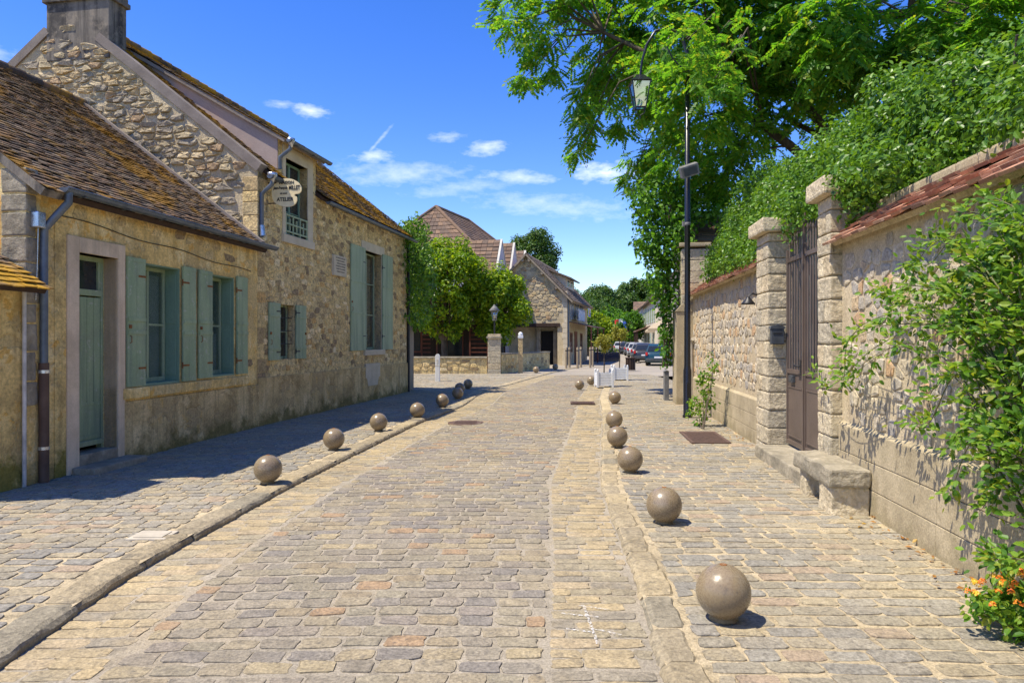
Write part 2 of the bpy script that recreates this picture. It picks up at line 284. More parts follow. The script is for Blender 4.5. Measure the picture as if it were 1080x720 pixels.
simple('flag_blue', (.03, .07, .5), rough=.8); simple('flag_red', (.6, .03, .03), rough=.8); simple('flag_yellow', (.75, .5, .03), rough=.8); simple('flag_white', (.75, .75, .75), rough=.8)
simple('tyre', (.015, .015, .016), rough=.8); simple('alloy', (.4, .41, .42), rough=.35, metal=.7)
simple('lamp_red', (.55, .015, .012), rough=.25, spec=.6); simple('lamp_clear', (.6, .62, .64), rough=.15, spec=.6)
for nm, c in (('teal', (.012, .05, .075)), ('charcoal', (.03, .032, .036)), ('silver', (.34, .35, .37)), ('navy', (.02, .03, .06)), ('white', (.6, .61, .62)), ('grey', (.16, .165, .175))):
    simple('car_' + nm, c, rough=.22, spec=.6, var=.05, bump=.0)
simple('car_glass', (.015, .02, .024), rough=.06, spec=.7, var=.1, bump=0)
simple('pane_dark', (.025, .03, .032), rough=.07, spec=.6, var=.2, bump=.0)
glassm('glass', (.72, .75, .73), .34)
glassm('lantern_glass', (.7, .75, .78), .35)
# leaves
leafm('leaf_tree', [(.035, .13, .014), (.07, .20, .02), (.105, .26, .024), (.155, .32, .03), (.08, .22, .02), (.26, .30, .03)], .56)
leafm('leaf_hedge', [(.032, .085, .012), (.065, .16, .016), (.11, .235, .022), (.17, .30, .032), (.08, .19, .018)], .34, .38)
leafm('leaf_ivy', [(.025, .09, .010), (.055, .165, .012), (.10, .24, .016), (.15, .31, .022)], .42)
leafm('leaf_rose', [(.04, .11, .014), (.085, .20, .020), (.14, .27, .026), (.20, .33, .034), (.24, .27, .025)], .44)
leafm('leaf_lime', [(.045, .11, .006), (.10, .20, .008), (.17, .29, .010), (.26, .37, .014), (.33, .39, .018)], .46)
leafm('leaf_dark', [(.02, .055, .010), (.04, .10, .013), (.075, .145, .018), (.11, .19, .025)], .28)
leafm('leaf_olive', [(.16, .18, .025), (.23, .24, .035), (.30, .30, .05), (.36, .33, .06)], .35)
leafm('leaf_dry', [(.30, .13, .03), (.40, .20, .05), (.22, .10, .03), (.45, .30, .05)], .2)
leafm('petal_orange', [(.75, .18, .02), (.80, .32, .03), (.70, .10, .03), (.85, .50, .05)], .2)
leafm('petal_yellow', [(.80, .55, .04), (.85, .62, .08), (.75, .40, .03)], .2)
leafm('petal_pink', [(.7, .2, .25), (.8, .35, .35)], .2)
def chalk():
    t = NT('chalk_paint'); v = t.N('ShaderNodeNewGeometry').outputs['Position']
    m = t.ramp(t.noise(v, 55, 6, .7), [(.46, (0, 0, 0)), (.58, (1, 1, 1))])
    p = t.N('ShaderNodeBsdfPrincipled'); p.inputs['Base Color'].default_value = (.66, .64, .60, 1); p.inputs['Roughness'].default_value = .95
    tr = t.N('ShaderNodeBsdfTransparent'); mx = t.N('ShaderNodeMixShader'); t.L(t.mathn('MULTIPLY', m, .8), mx.inputs[0]); t.L(tr.outputs[0], mx.inputs[1]); t.L(p.outputs[0], mx.inputs[2]); t.L(mx.outputs[0], t.out.inputs[0]); MATS['chalk_paint'] = t.m
chalk()
M = MATS
# ------------------------------------------------------------------ mesh helpers
class MB:
    """collects shapes; build() links them as one mesh object"""
    def __init__(s): s.v = []; s.f = []; s.mi = []; s.sm = []
    def add(s, vs_, fs, m=0, smooth=False):
        o = len(s.v); s.v.extend(tuple(p) for p in vs_)
        for f in fs: s.f.append(tuple(i + o for i in f)); s.mi.append(m); s.sm.append(smooth)
        return s
    def box(s, x0, x1, y0, y1, z0, z1, m=0, b=0.0, mat=None):
        if b <= 0:
            v = [(x, y, z) for z in (z0, z1) for y in (y0, y1) for x in (x0, x1)]
            f = [(0, 2, 3, 1), (4, 5, 7, 6), (0, 1, 5, 4), (2, 6, 7, 3), (0, 4, 6, 2), (1, 3, 7, 5)]
        else:
            bm = bmesh.new(); bmesh.ops.create_cube(bm, size=1)
            for q in bm.verts: q.co = Vector(((x0 + x1) / 2 + q.co.x * (x1 - x0), (y0 + y1) / 2 + q.co.y * (y1 - y0), (z0 + z1) / 2 + q.co.z * (z1 - z0)))
            bmesh.ops.bevel(bm, geom=bm.edges[:], offset=b, segments=2, affect='EDGES', profile=.6)
            bm.verts.index_update(); v = [q.co.copy() for q in bm.verts]; f = [[q.index for q in fc.verts] for fc in bm.faces]; bm.free()
        if mat is not None: v = [mat @ Vector(p) for p in v]
        return s.add(v, f, m)
    def prism(s, poly, fn, d0, d1, m=0):
        """poly in a plane, fn(a, b, d) -> xyz, between depths d0 and d1"""
        n = len(poly); v = [fn(a, b, d0) for a, b in poly] + [fn(a, b, d1) for a, b in poly]
        f = [tuple(range(n)), tuple(range(2 * n - 1, n - 1, -1))] + [((i + 1) % n, i, n + i, n + (i + 1) % n) for i in range(n)]
        return s.add(v, f, m)
    def tube(s, pts, r, n=8, m=0, caps=True, smooth=True):
        pts = [Vector(p) for p in pts]; rs = r if isinstance(r, (list, tuple)) else [r] * len(pts)
        o = []; t0 = (pts[1] - pts[0]).normalized(); nrm = t0.orthogonal().normalized()
        for i, p in enumerate(pts):
            t = (pts[min(i + 1, len(pts) - 1)] - pts[max(i - 1, 0)]).normalized()
            nrm = (nrm - t * nrm.dot(t)); nrm = nrm.normalized() if nrm.length > 1e-6 else t.orthogonal().normalized()
            b = t.cross(nrm)
            o += [p + (nrm * math.cos(2 * math.pi * k / n) + b * math.sin(2 * math.pi * k / n)) * rs[i] for k in range(n)]
        f = [(i * n + k, i * n + (k + 1) % n, (i + 1) * n + (k + 1) % n, (i + 1) * n + k) for i in range(len(pts) - 1) for k in range(n)]
        s.add(o, f, m, smooth)
        if caps: s.add(o[:n][::-1], [tuple(range(n))], m); s.add(o[-n:], [tuple(range(n))], m)
        return s
    def lathe(s, prof, c=(0, 0, 0), n=24, m=0, smooth=True):
        v = []; f = []
        for r_, z in prof:
            v += [(c[0] + r_ * math.cos(2 * math.pi * k / n), c[1] + r_ * math.sin(2 * math.pi * k / n), c[2] + z) for k in range(n)]
        for i in range(len(prof) - 1):
            f += [(i * n + k, i * n + (k + 1) % n, (i + 1) * n + (k + 1) % n, (i + 1) * n + k) for k in range(n)]
        f += [tuple(range(n))[::-1], tuple(range((len(prof) - 1) * n, len(prof) * n))]
        return s.add(v, f, m, smooth)
    def build(s, name, mats, parent=None, autosmooth=False):
        me = bpy.data.meshes.new(name); me.from_pydata(s.v, [], s.f)
        for mm in (mats if isinstance(mats, (list, tuple)) else [mats]): me.materials.append(M[mm])
        me.polygons.foreach_set('material_index', s.mi); me.polygons.foreach_set('use_smooth', s.sm); me.update()
        o = bpy.data.objects.new(name, me); col.objects.link(o)
        if parent is not None: o.parent = parent
        return o
def np_mesh(name, V, F, mats, parent=None, mi=None, smooth=False):
    """big meshes straight from arrays: V (n,3), F (k, corners)"""
    me = bpy.data.meshes.new(name); V = np.ascontiguousarray(V, np.float32); F = np.ascontiguousarray(F, np.int32); k, c = F.shape
    me.vertices.add(len(V)); me.vertices.foreach_set('co', V.ravel())
    me.loops.add(k * c); me.loops.foreach_set('vertex_index', F.ravel())
    me.polygons.add(k); me.polygons.foreach_set('loop_start', np.arange(0, k * c, c, dtype=np.int32))
    for mm in (mats if isinstance(mats, (list, tuple)) else [mats]): me.materials.append(M[mm])
    if mi is not None: me.polygons.foreach_set('material_index', np.ascontiguousarray(mi, np.int32))
    me.polygons.foreach_set('use_smooth', np.full(k, smooth, bool))
    me.update(calc_edges=True); me.validate()
    o = bpy.data.objects.new(name, me); col.objects.link(o)
    if parent is not None: o.parent = parent
    return o
def tag(o, label=None, cat=None, group=None, kind=None):
    if label: o['label'] = label
    if cat: o['category'] = cat
    if group: o['group'] = group
    if kind: o['kind'] = kind
    return o
def empty(name, loc=(0, 0, 0), rz=0.0, label=None, cat=None, group=None):
    o = bpy.data.objects.new(name, None); o.empty_display_size = .2; col.objects.link(o)
    o.location = loc; o.rotation_euler = (0, 0, rz)
    return tag(o, label, cat, group)
def copy_tree(o, parent=None):
    c = o.copy(); col.objects.link(c)
    if parent is not None: c.parent = parent
    for ch in list(o.children): copy_tree(ch, c)
    return c
def spot(x, y, Y):
    """a place in the world by bearing and distance down the street"""
    return Vector(((x - 540) / 750 * Y, Y, 1.65 + (358 - y) / 750 * Y))
def interp(tab, Y):
    if Y <= tab[0][0]: return tab[0][1]
    for (a, xa), (b, xb) in zip(tab, tab[1:]):
        if Y <= b: return xa + (xb - xa) * (Y - a) / (b - a)
    return tab[-1][1]

# ------------------------------------------------------------------ stones, tiles, walls
def clip_half(poly, p, q):
    """keep the part of poly nearer to p than to q"""
    mx, my = (p[0] + q[0]) / 2, (p[1] + q[1]) / 2; nx, ny = q[0] - p[0], q[1] - p[1]
    out = []; n = len(poly)
    for i in range(n):
        a, b = poly[i], poly[(i + 1) % n]
        da = (a[0] - mx) * nx + (a[1] - my) * ny; db = (b[0] - mx) * nx + (b[1] - my) * ny
        if da <= 0: out.append(a)
        if (da < 0 < db) or (db < 0 < da):
            t = da / (da - db); out.append((a[0] + (b[0] - a[0]) * t, a[1] + (b[1] - a[1]) * t))
    return out
def rubble(mb, bbox, su, sz, inside, fn, m=1, gap=.12, h=.02, skip=0.0, jit=.36, seed=1, rough=.35):
    """irregular wall stones: cells of a jittered lattice in (u, z), each a rounded lump proud of the mortar; fn(u, z, out) -> xyz"""
    r = random.Random(seed); u0, u1, z0, z1 = bbox
    nu = int((u1 - u0) / su) + 3; P = {}; zc = z0 - sz; j = -1
    while zc < z1 + sz:
        sh = r.random(); rh = sz * (.62 + .8 * r.random())
        for i in range(-1, nu):
            if r.random() < .13: continue
            P[i, j] = ((u0 + (i + sh + (r.random() - .5) * 2 * jit) * su), (zc + (.5 + (r.random() - .5) * 1.1 * jit) * rh))
        zc += rh; j += 1
    k = su / sz
    for (i, j), p in P.items():
        if r.random() < skip: continue
        if not inside(p[0], p[1]): continue
        ps = (p[0], p[1] * k)
        poly = [(ps[0] - 1.2 * su, ps[1] - .75 * su), (ps[0] + 1.2 * su, ps[1] - .75 * su), (ps[0] + 1.2 * su, ps[1] + .75 * su), (ps[0] - 1.2 * su, ps[1] + .75 * su)]
        for dj in (-2, -1, 0, 1, 2):
            for di in (-3, -2, -1, 0, 1, 2, 3):
                q = P.get((i + di, j + dj))
                if q and (di or dj):
                    poly = clip_half(poly, ps, (q[0], q[1] * k))
                    if len(poly) < 3: break
            if len(poly) < 3: break
        if len(poly) < 3: continue
        poly = [(a, b / k) for a, b in poly]
        cx = sum(a for a, b in poly) / len(poly); cz = sum(b for a, b in poly) / len(poly)
        if not all(inside(cx + (a - cx) * .9, cz + (b - cz) * .9) for a, b in poly): continue
        s_ = 1 - gap * (1 + r.random() * .8)
        ch = []; kc = .10 + .08 * r.random()
        n = len(poly)
        for q in range(n):
            a, b = poly[q], poly[(q + 1) % n]
            if math.hypot(a[0] - b[0], a[1] - b[1]) < .012: ch.append(((a[0] + b[0]) / 2, (a[1] + b[1]) / 2)); continue
            ch.append((a[0] * (1 - kc) + b[0] * kc, a[1] * (1 - kc) + b[1] * kc)); ch.append((a[0] * kc + b[0] * (1 - kc), a[1] * kc + b[1] * (1 - kc)))
        ch = [(cx + (a - cx) * s_ + (r.random() - .5) * .09 * sz, cz + (b - cz) * s_ + (r.random() - .5) * .09 * sz) for a, b in ch]
        n = len(ch); hh = h * (.45 + r.random() * .9); v = []
        tx, tz = (r.random() - .5) * rough * h / su * 2, (r.random() - .5) * rough * h / sz * 2
        for (sc_, d) in ((1, -.012), (.97, hh * .62), (.78, hh)):
            for a, b in ch:
                uu, zz = cx + (a - cx) * sc_, cz + (b - cz) * sc_
                dd = d + ((uu - cx) * tx + (zz - cz) * tz if d > 0 else 0) + ((r.random() - .5) * h * rough if d > 0 else 0)
                v.append(fn(uu, zz, dd))
        v.append(fn(cx, cz, hh * (1 + .15 * r.random())))
        f = [(L * n + q, L * n + (q + 1) % n, (L + 1) * n + (q + 1) % n, (L + 1) * n + q) for L in (0, 1) for q in range(n)]
        f += [(2 * n + q, 2 * n + (q + 1) % n, 3 * n) for q in range(n)]
        mb.add(v, f, m)
def rough_block(mb, x0, x1, y0, y1, z0, z1, amp, m=0, seed=0, cuts=4, bev=.02):
    bm = bmesh.new(); bmesh.ops.create_cube(bm, size=1)
    for q in bm.verts: q.co = Vector(((x0 + x1) / 2 + q.co.x * (x1 - x0), (y0 + y1) / 2 + q.co.y * (y1 - y0), (z0 + z1) / 2 + q.co.z * (z1 - z0)))
    bmesh.ops.bevel(bm, geom=bm.edges[:], offset=bev, segments=2, affect='EDGES', profile=.6)
    bmesh.ops.subdivide_edges(bm, edges=[e for e in bm.edges if e.calc_length() > .06], cuts=cuts, use_grid_fill=True)
    for q in bm.verts:
        n = noise.noise_vector(q.co * 7 + Vector((seed * 3.7, 0, 0))) * .7 + noise.noise_vector(q.co * 17 + Vector((0, seed * 2.1, 0))) * .4
        q.co += n * amp
    bm.verts.index_update(); mb.add([q.co.copy() for q in bm.verts], [[q.index for q in f.verts] for f in bm.faces], m, False); bm.free()
def panel(mb, solids, holes, reveal, m=0, mrev=None, y=0.0):
    """a wall front at local y with openings; reveals run back by 'reveal'"""
    us = sorted({q for r_ in solids + holes for q in r_[:2]}); zs = sorted({q for r_ in solids + holes for q in r_[2:4]})
    ins = lambda rs, u, z: any(a < u < b and c < z < d for a, b, c, d in rs)
    st = {}
    for i in range(len(us) - 1):
        for j in range(len(zs) - 1):
            u, z = (us[i] + us[i + 1]) / 2, (zs[j] + zs[j + 1]) / 2
            st[i, j] = 2 if ins(holes, u, z) else (1 if ins(solids, u, z) else 0)
    mr = m if mrev is None else mrev
    for (i, j), k in st.items():
        a, b, c, d = us[i], us[i + 1], zs[j], zs[j + 1]
        if k == 1: mb.add([(a, y, c), (b, y, c), (b, y, d), (a, y, d)], [(0, 1, 2, 3)], m)
        if k == 2:
            Y = y + reveal
            if st.get((i - 1, j)) == 1: mb.add([(a, y, c), (a, y, d), (a, Y, d), (a, Y, c)], [(0, 1, 2, 3)], mr)
            if st.get((i + 1, j)) == 1: mb.add([(b, y, c), (b, Y, c), (b, Y, d), (b, y, d)], [(0, 1, 2, 3)], mr)
            if st.get((i, j - 1)) == 1: mb.add([(a, y, c), (a, Y, c), (b, Y, c), (b, y, c)], [(0, 1, 2, 3)], mr)
            if st.get((i, j + 1)) == 1: mb.add([(a, y, d), (b, y, d), (b, Y, d), (a, Y, d)], [(0, 1, 2, 3)], mr)
def tiles(mb, u0, u1, y0, zf, y1, pitch=.105, tw=.165, th=.014, keep=None, m=0, seed=3, lift=.02, along='u', sag=.0, jag=.006):
    """courses of small flat clay tiles on the slope z = zf(y), from y0 (eave) up to y1"""
    r = random.Random(seed); slope = (zf(y1) - zf(y0)) / (y1 - y0); ln = math.hypot(1, slope); cy, cz = 1 / ln, slope / ln
    nz_, ny_ = cy, -cz
    total = abs(y1 - y0) * ln; rows = int(total / pitch); sg = 1 if y1 > y0 else -1
    for k in range(rows):
        s0 = k * pitch; u = u0 - (tw / 2 if k % 2 else 0)
        while u < u1:
            w = tw * (.94 + .1 * r.random()); a, b = max(u, u0), min(u + w - .006, u1); u += w
            if b - a < .03: continue
            if keep and not keep((a + b) / 2, y0 + sg * s0 / ln): continue
            d0 = s0 + (r.random() - .5) * .018 - r.random() * jag; d1 = s0 + pitch * 1.9
            l0 = lift + th + (r.random()) ** 2 * (.012 + jag); l1 = .004 + r.random() * .006
            sk = (r.random() - .5) * .014
            def pt(uu, d, l):
                yy = d / ln; base = y0 + sg * yy; sgz = 1
                zz = zf(y0) + (zf(y1) - zf(y0)) * d / total
                # normal of the slope
                return (uu, base - sg * abs(cz) * l, zz + cy * l - sag * math.sin(math.pi * max(0, min(1, (uu - u0) / (u1 - u0)))))
            v = [pt(a, d0 + sk, l0 - th), pt(b, d0 - sk, l0 - th), pt(b, d0 - sk, l0), pt(a, d0 + sk, l0), pt(a, d1, l1), pt(b, d1, l1)]
            f = [(0, 1, 2, 3), (3, 2, 5, 4), (0, 3, 4), (1, 5, 2)]
            mb.add(v, f, m)

def shutter(parent, u0, u1, z0, z1, mat='green_paint', y=-.015, boards=3, battens=(.42, .52), swing=0.0, latch=True, hinge_right=False):
    mb = MB(); w = u1 - u0; t = .032
    hx = u1 if hinge_right else u0
    for k in range(boards):
        a = u0 + w * k / boards + .002; b = u0 + w * (k + 1) / boards - .002
        mb.box(a, b, y - t, y, z0, z1, b=.003)
    for f_ in battens:
        zc = z0 + (z1 - z0) * f_
        mb.box(u0 + .008, u1 - .008, y - t - .014, y - t + .002, zc - .028, zc + .028, b=.003)
    for f_ in (.0, 1.0):
        zc = z0 + .03 if f_ == 0 else z1 - .03
        mb.box(u0 + .004, u1 - .004, y - t - .006, y - t + .002, zc - .03, zc + .03, b=.002)
    o = mb.build('shutter', mat, parent)
    if latch:
        q = MB(); c = (u0 + .045) if hinge_right is False else (u1 - .045)
        zc = z0 + (z1 - z0) * .45
        q.box(c - .02, c + .02, y - t - .022, y - t + .002, zc, zc + .05, b=.003)
        q.build('latch', 'rust', o); q = MB()
        q.tube([(c, y - t - .004, zc - .10), (c, y - t - .03, zc - .11), (c, y - t - .03, zc - .19), (c, y - t - .004, zc - .20)], .006, 6)
        q.build('pull_handle', 'rust', o)
    ex = u1 if not hinge_right else u0
    for f_ in (.14, .86):
        h = MB(); zc = z0 + (z1 - z0) * f_
        h.tube([(ex, y - .02, zc - .05), (ex, y - .02, zc + .05)], .012, 7)
        h.box(min(ex, ex - .16 * (1 if not hinge_right else -1)), max(ex, ex - .16 * (1 if not hinge_right else -1)), y - t - .005, y - t + .001, zc - .014, zc + .014)
        h.build('hinge', 'dark_iron' if mat != 'green_paint' else 'rust', o)
    return o
def window(parent, u0, u1, z0, z1, y, nx=2, bars=(.5,), mat='green_paint', fr=.05, bar=.024, pane='glass', curtain=None, label=None):
    mb = MB(); t = .05
    mb.box(u0, u0 + fr, y, y + t, z0, z1, b=.004); mb.box(u1 - fr, u1, y, y + t, z0, z1, b=.004)
    mb.box(u0 + fr, u1 - fr, y, y + t, z0, z0 + fr * 1.3, b=.004); mb.box(u0 + fr, u1 - fr, y, y + t, z1 - fr, z1, b=.004)
    for k in range(1, nx):
        c = u0 + (u1 - u0) * k / nx; mb.box(c - fr * .55, c + fr * .55, y - .008, y + t - .004, z0 + fr, z1 - fr, b=.003)
    for f_ in bars:
        zc = z0 + (z1 - z0) * f_; mb.box(u0 + fr, u1 - fr, y + .004, y + t - .008, zc - bar / 2, zc + bar / 2)
    o = mb.build('window', mat, parent)
    if label: o['label'] = label
    p = MB(); p.box(u0 + fr * .6, u1 - fr * .6, y + .022, y + .028, z0 + fr * .6, z1 - fr * .6); p.build('pane', pane, o)
    if curtain:
        for (a, b, c, d) in curtain:
            q = MB(); n = 14; top = []; bot = []
            for i in range(n + 1):
                uu = u0 + (u1 - u0) * (a + (b - a) * i / n); yy = y + .09 + .018 * math.sin(i * 2.1)
                top.append((uu, yy, z0 + (z1 - z0) * d)); bot.append((uu, yy, z0 + (z1 - z0) * c))
            q.add(bot + top, [(i, i + 1, n + 2 + i, n + 1 + i) for i in range(n)], 0, True); q.build('curtain', 'curtain', o)
    return o
def gutter(parent, u0, u1, y, z, r=.06):
    mb = MB(); n = 9
    prof = [(y - r * math.cos(math.pi * k / n), z - r * math.sin(math.pi * k / n)) for k in range(n + 1)]
    prof2 = [(y - (r - .006) * math.cos(math.pi * k / n), z - (r - .006) * math.sin(math.pi * k / n)) for k in range(n, -1, -1)]
    poly = prof + prof2; N_ = len(poly)
    v = [(u0, a, b) for a, b in poly] + [(u1, a, b) for a, b in poly]
    f = [(i, (i + 1) % N_, N_ + (i + 1) % N_, N_ + i) for i in range(N_)] + [tuple(range(N_ - 1, -1, -1)), tuple(range(N_, 2 * N_))]
    mb.add(v, f)
    mb.tube([(u0, y - r, z), (u1, y - r, z)], .011, 7)
    for uu in (u0 + .003, u1 - .003): mb.prism([(a, b) for a, b in prof], lambda a, b, d: (uu + d, a, b), -.002, .002)
    k = u0 + .3
    while k < u1: mb.box(k - .012, k + .012, y - r - .004, y + r, z - r - .006, z - r + .0, 0); k += .8
    return mb.build('gutter', 'zinc', parent)

# ------------------------------------------------------------------ foliage
LEAF4 = (np.array([(0, 0, 0), (.5, .30, .06), (1, 0, -.08), (.5, -.30, .06)]), np.array([(0, 1, 2, 3)]))
LEAF6 = (np.array([(0, 0, 0), (.3, .27, .05), (.7, .22, .03), (1, 0, -.1), (.7, -.22, .03), (.3, -.27, .05), (.35, 0, -.02), (.7, 0, -.03)]),
         np.array([(0, 6, 1), (1, 6, 7), (1, 7, 2), (2, 7, 3), (0, 5, 6), (5, 7, 6), (5, 4, 7), (4, 3, 7)]))
def rotmats(d, up):
    """frames with x along d and z near 'up' (arrays n,3)"""
    d = d / np.maximum(1e-6, np.linalg.norm(d, axis=1, keepdims=True))
    y = np.cross(up, d); y /= np.maximum(1e-6, np.linalg.norm(y, axis=1, keepdims=True)); z = np.cross(d, y)
    return np.stack([d, y, z], 2)
def scatter(P, D, U, S, leaf=LEAF4):
    """vertices and faces of leaves at P, pointing along D, facing U, sized S"""
    V, F = leaf; n = len(P); Rm = rotmats(D, U)
    W = np.einsum('nij,kj->nki', Rm, V) * S[:, None, None] + P[:, None, :]
    FF = F[None] + (np.arange(n) * len(V))[:, None, None]
    return W.reshape(-1, 3), FF.reshape(-1, F.shape[1])
def clump_leaves(centres, radii, per, size, up=.5, flat=1.0, leaf=LEAF4, droop=.2, shell=.55):
    Ps, Ds, Us, Ss = [], [], [], []
    for c, r_ in zip(centres, radii):
        n = max(4, int(per * (r_ if np.isscalar(r_) else float(np.mean(r_))) ** 2))
        d = npr.normal(size=(n, 3)); d /= np.linalg.norm(d, axis=1, keepdims=True)
        rad = (shell + (1 - shell) * npr.rand(n)) ** .7
        rad *= .75 + .35 * npr.rand(n)
        P = np.array(c) + d * rad[:, None] * np.array(r_ if not np.isscalar(r_) else (r_, r_, r_ * flat))
        U = d * .7 + npr.normal(size=(n, 3)) * .45 + np.array((0, 0, up))
        D = np.cross(U, npr.normal(size=(n, 3))); D[:, 2] -= droop * np.linalg.norm(D, axis=1)
        Ps.append(P); Ds.append(D); Us.append(U); Ss.append(size * (.6 + .8 * npr.rand(n)))
    return scatter(np.concatenate(Ps), np.concatenate(Ds), np.concatenate(Us), np.concatenate(Ss), leaf)
def crown_tree(name, loc, label, cat, h_trunk, centre, radii, n_cl, cl_r, per, size, leafmat, group=None, seed=1, trunk_r=.14, inner=.35, zmin=None):
    """trunk and limbs, and a crown of many leaf clumps spread through an uneven ellipsoid"""
    global npr
    npr = np.random.RandomState(seed)
    root = empty(name, loc, 0, label, cat, group)
    cs = []; rs = []
    while len(cs) < n_cl:
        d = npr.normal(size=3); d /= np.linalg.norm(d); q = (inner + (1 - inner) * npr.rand()) ** .6
        lump = .86 + .26 * noise.noise(Vector(d * 1.7) + Vector((seed * 3.1, 0, 0)))
        p = np.array(centre) + d * q * lump * np.array(radii)
        if zmin is not None and p[2] < zmin: p[2] = zmin + npr.rand() * .3
        cs.append(p); rs.append(cl_r * (.65 + .7 * npr.rand()))
    V, F = clump_leaves(cs, rs, per, size)
    np_mesh('crown', V, F, leafmat, root)
    t = MB(); top = Vector(centre) * .9; top.z = h_trunk + (centre[2] - h_trunk) * .5
    t.tube([(0, 0, -.05), (.03, .02, h_trunk * .5), (top.x * .3, top.y * .3, h_trunk), tuple(top)], [trunk_r * 1.25, trunk_r, trunk_r * .85, trunk_r * .4], 10)
    for c in cs[::3]:
        c = Vector(c); m_ = Vector((top.x * .3, top.y * .3, h_trunk)).lerp(c, .5) + Vector((0, 0, .15 * (c - top).length))
        t.tube([(top.x * .3, top.y * .3, h_trunk - .1), m_, c], [trunk_r * .45, trunk_r * .25, trunk_r * .08], 6)
    t.build('trunk', 'bark', root)
    return root
# ------------------------------------------------------------------ the street
LK = [(-6, -2.76), (0, -2.70), (3.65, -2.66), (4.6, -2.72), (5.2, -2.74), (6.46, -2.67), (8.06, -2.56), (9.9, -2.38), (13.1, -2.04), (14.9, -1.8), (16.8, -1.42), (18.2, -1.2), (23, -.9),
      (26.5, 0), (30.2, .8), (37.5, 2.5), (46, 5.0), (56, 7.5), (62, 8.9), (90, 12), (140, 17)]
RK = [(-6, .42), (0, .62), (3.42, .75), (4.29, .80), (5.33, .88), (6.04, .91), (7.5, .98), (8.3, 1.03), (15.1, 1.93), (20, 2.45), (30, 4.0), (41, 6.8), (60, 11.6), (90, 16.0), (140, 22)]
def lk(Y): return interp(LK, Y)
def rk(Y): return interp(RK, Y)
def sstep(a, b, x):
    t = max(0, min(1, (x - a) / (b - a))); return t * t * (3 - 2 * t)
def road_z(X, Y):
    a, b = lk(Y), rk(Y); t = max(0, min(1, (X - a) / (b - a)))
    d = -.064 + .034 * sstep(13, 22, Y)
    return (d * (1 - t) + -.035 * t) + .03 * math.sin(math.pi * t) * (1 - sstep(14, 24, Y))
def wall_l(Y): return -6.407 + .117 * Y if Y < 13.5 else -4.83 + .17 * (Y - 13.5)
def wall_r(Y): return 2.692 + .105 * Y

g = MB(); g.add([(-900, -300, -.22), (900, -300, -.22), (900, 1500, -.22), (-900, 1500, -.22)], [(0, 1, 2, 3)])
tag(g.build('ground', 'earth'), kind='structure')

def sett(mb, q, h, m, zf, r, tilt=.3):
    """one paving stone from its four corner points, rounded and domed"""
    cx = sum(p[0] for p in q) / 4; cy = sum(p[1] for p in q) / 4; zc = zf(cx, cy)
    ring = []
    for i in range(4):
        a, b, c = q[i - 1], q[i], q[(i + 1) % 4]
        k = .10 + .14 * r.random()
        k2 = .08 + .13 * r.random()
        e1 = (b[0] + (a[0] - b[0]) * k * .7, b[1] + (a[1] - b[1]) * k * .7); e2 = (b[0] + (c[0] - b[0]) * k2 * .7, b[1] + (c[1] - b[1]) * k2 * .7)
        mdl = ((b[0] + c[0]) / 2 + (r.random() - .5) * .022, (b[1] + c[1]) / 2 + (r.random() - .5) * .016)
        ring += [e1, e2, mdl]
    tx, ty = (r.random() - .5) * tilt * h * 6, (r.random() - .5) * tilt * h * 9
    v = []
    for s_, d in ((1.0, -.03), (.992, h * .72), (.972, h * .97), (.92, h)):
        for a, b in ring:
            X, Y = cx + (a - cx) * s_, cy + (b - cy) * s_
            v.append((X, Y, zc + d + (tx * (X - cx) + ty * (Y - cy) if d > 0 else 0) + ((r.random() - .5) * h * .55 if d > 0 else 0)))
    n = 12; f = [(L * n + i, L * n + (i + 1) % n, (L + 1) * n + (i + 1) % n, (L + 1) * n + i) for L in range(3) for i in range(n)] + [tuple(range(36, 48))]
    o = len(mb.v); mb.v.extend(v)
    for fc in f: mb.f.append(tuple(i + o for i in fc)); mb.mi.append(m); mb.sm.append(False)
def rows(mb, Y0, Y1, pitch, xa, xb, wmin, wmax, jx, jy, h, m, zf, seed, skew=0.0, wob=.012):
    r = random.Random(seed); Y = Y0; k = 0
    while Y < Y1:
        p = pitch * (.93 + .14 * r.random()); a = xa(Y) ; b = xb(Y); x = a - (wmin * r.random() * .8)
        ph = r.random() * 6
        while x < b:
            w = wmin + (wmax - wmin) * r.random(); x0, x1 = max(x, a), min(x + w, b)
            x += w + jx * (.7 + .7 * r.random())
            if x1 - x0 < .07: continue
            yb = lambda xx: Y + skew * (xx - a) + wob * math.sin(xx * 1.3 + ph) + wob * .5 * math.sin(xx * 3.1 + ph * 2)
            jt = lambda: (r.random() - .5) * jy * 1.15
            q = [(x0 + jt(), yb(x0) + jt()), (x1 + jt(), yb(x1) + jt()), (x1 + jt(), yb(x1) + p - jy + jt()), (x0 + jt(), yb(x0) + p - jy + jt())]
            sett(mb, q, h * (.7 + .7 * r.random()), m, zf, r)
        Y += p; k += 1
def bed(mb, xa, xb, Ys, zf, m, nx=6):
    v = []
    for Y in Ys:
        a, b = xa(Y), xb(Y); v += [(a + (b - a) * i / nx, Y, zf(a + (b - a) * i / nx, Y)) for i in range(nx + 1)]
    f = [(j * (nx + 1) + i, j * (nx + 1) + i + 1, (j + 1) * (nx + 1) + i + 1, (j + 1) * (nx + 1) + i) for j in range(len(Ys) - 1) for i in range(nx)]
    mb.add(v, f, m)
YN = [i * .5 for i in range(-12, 65)]; YF = [32 + i * 2 for i in range(0, 55)]
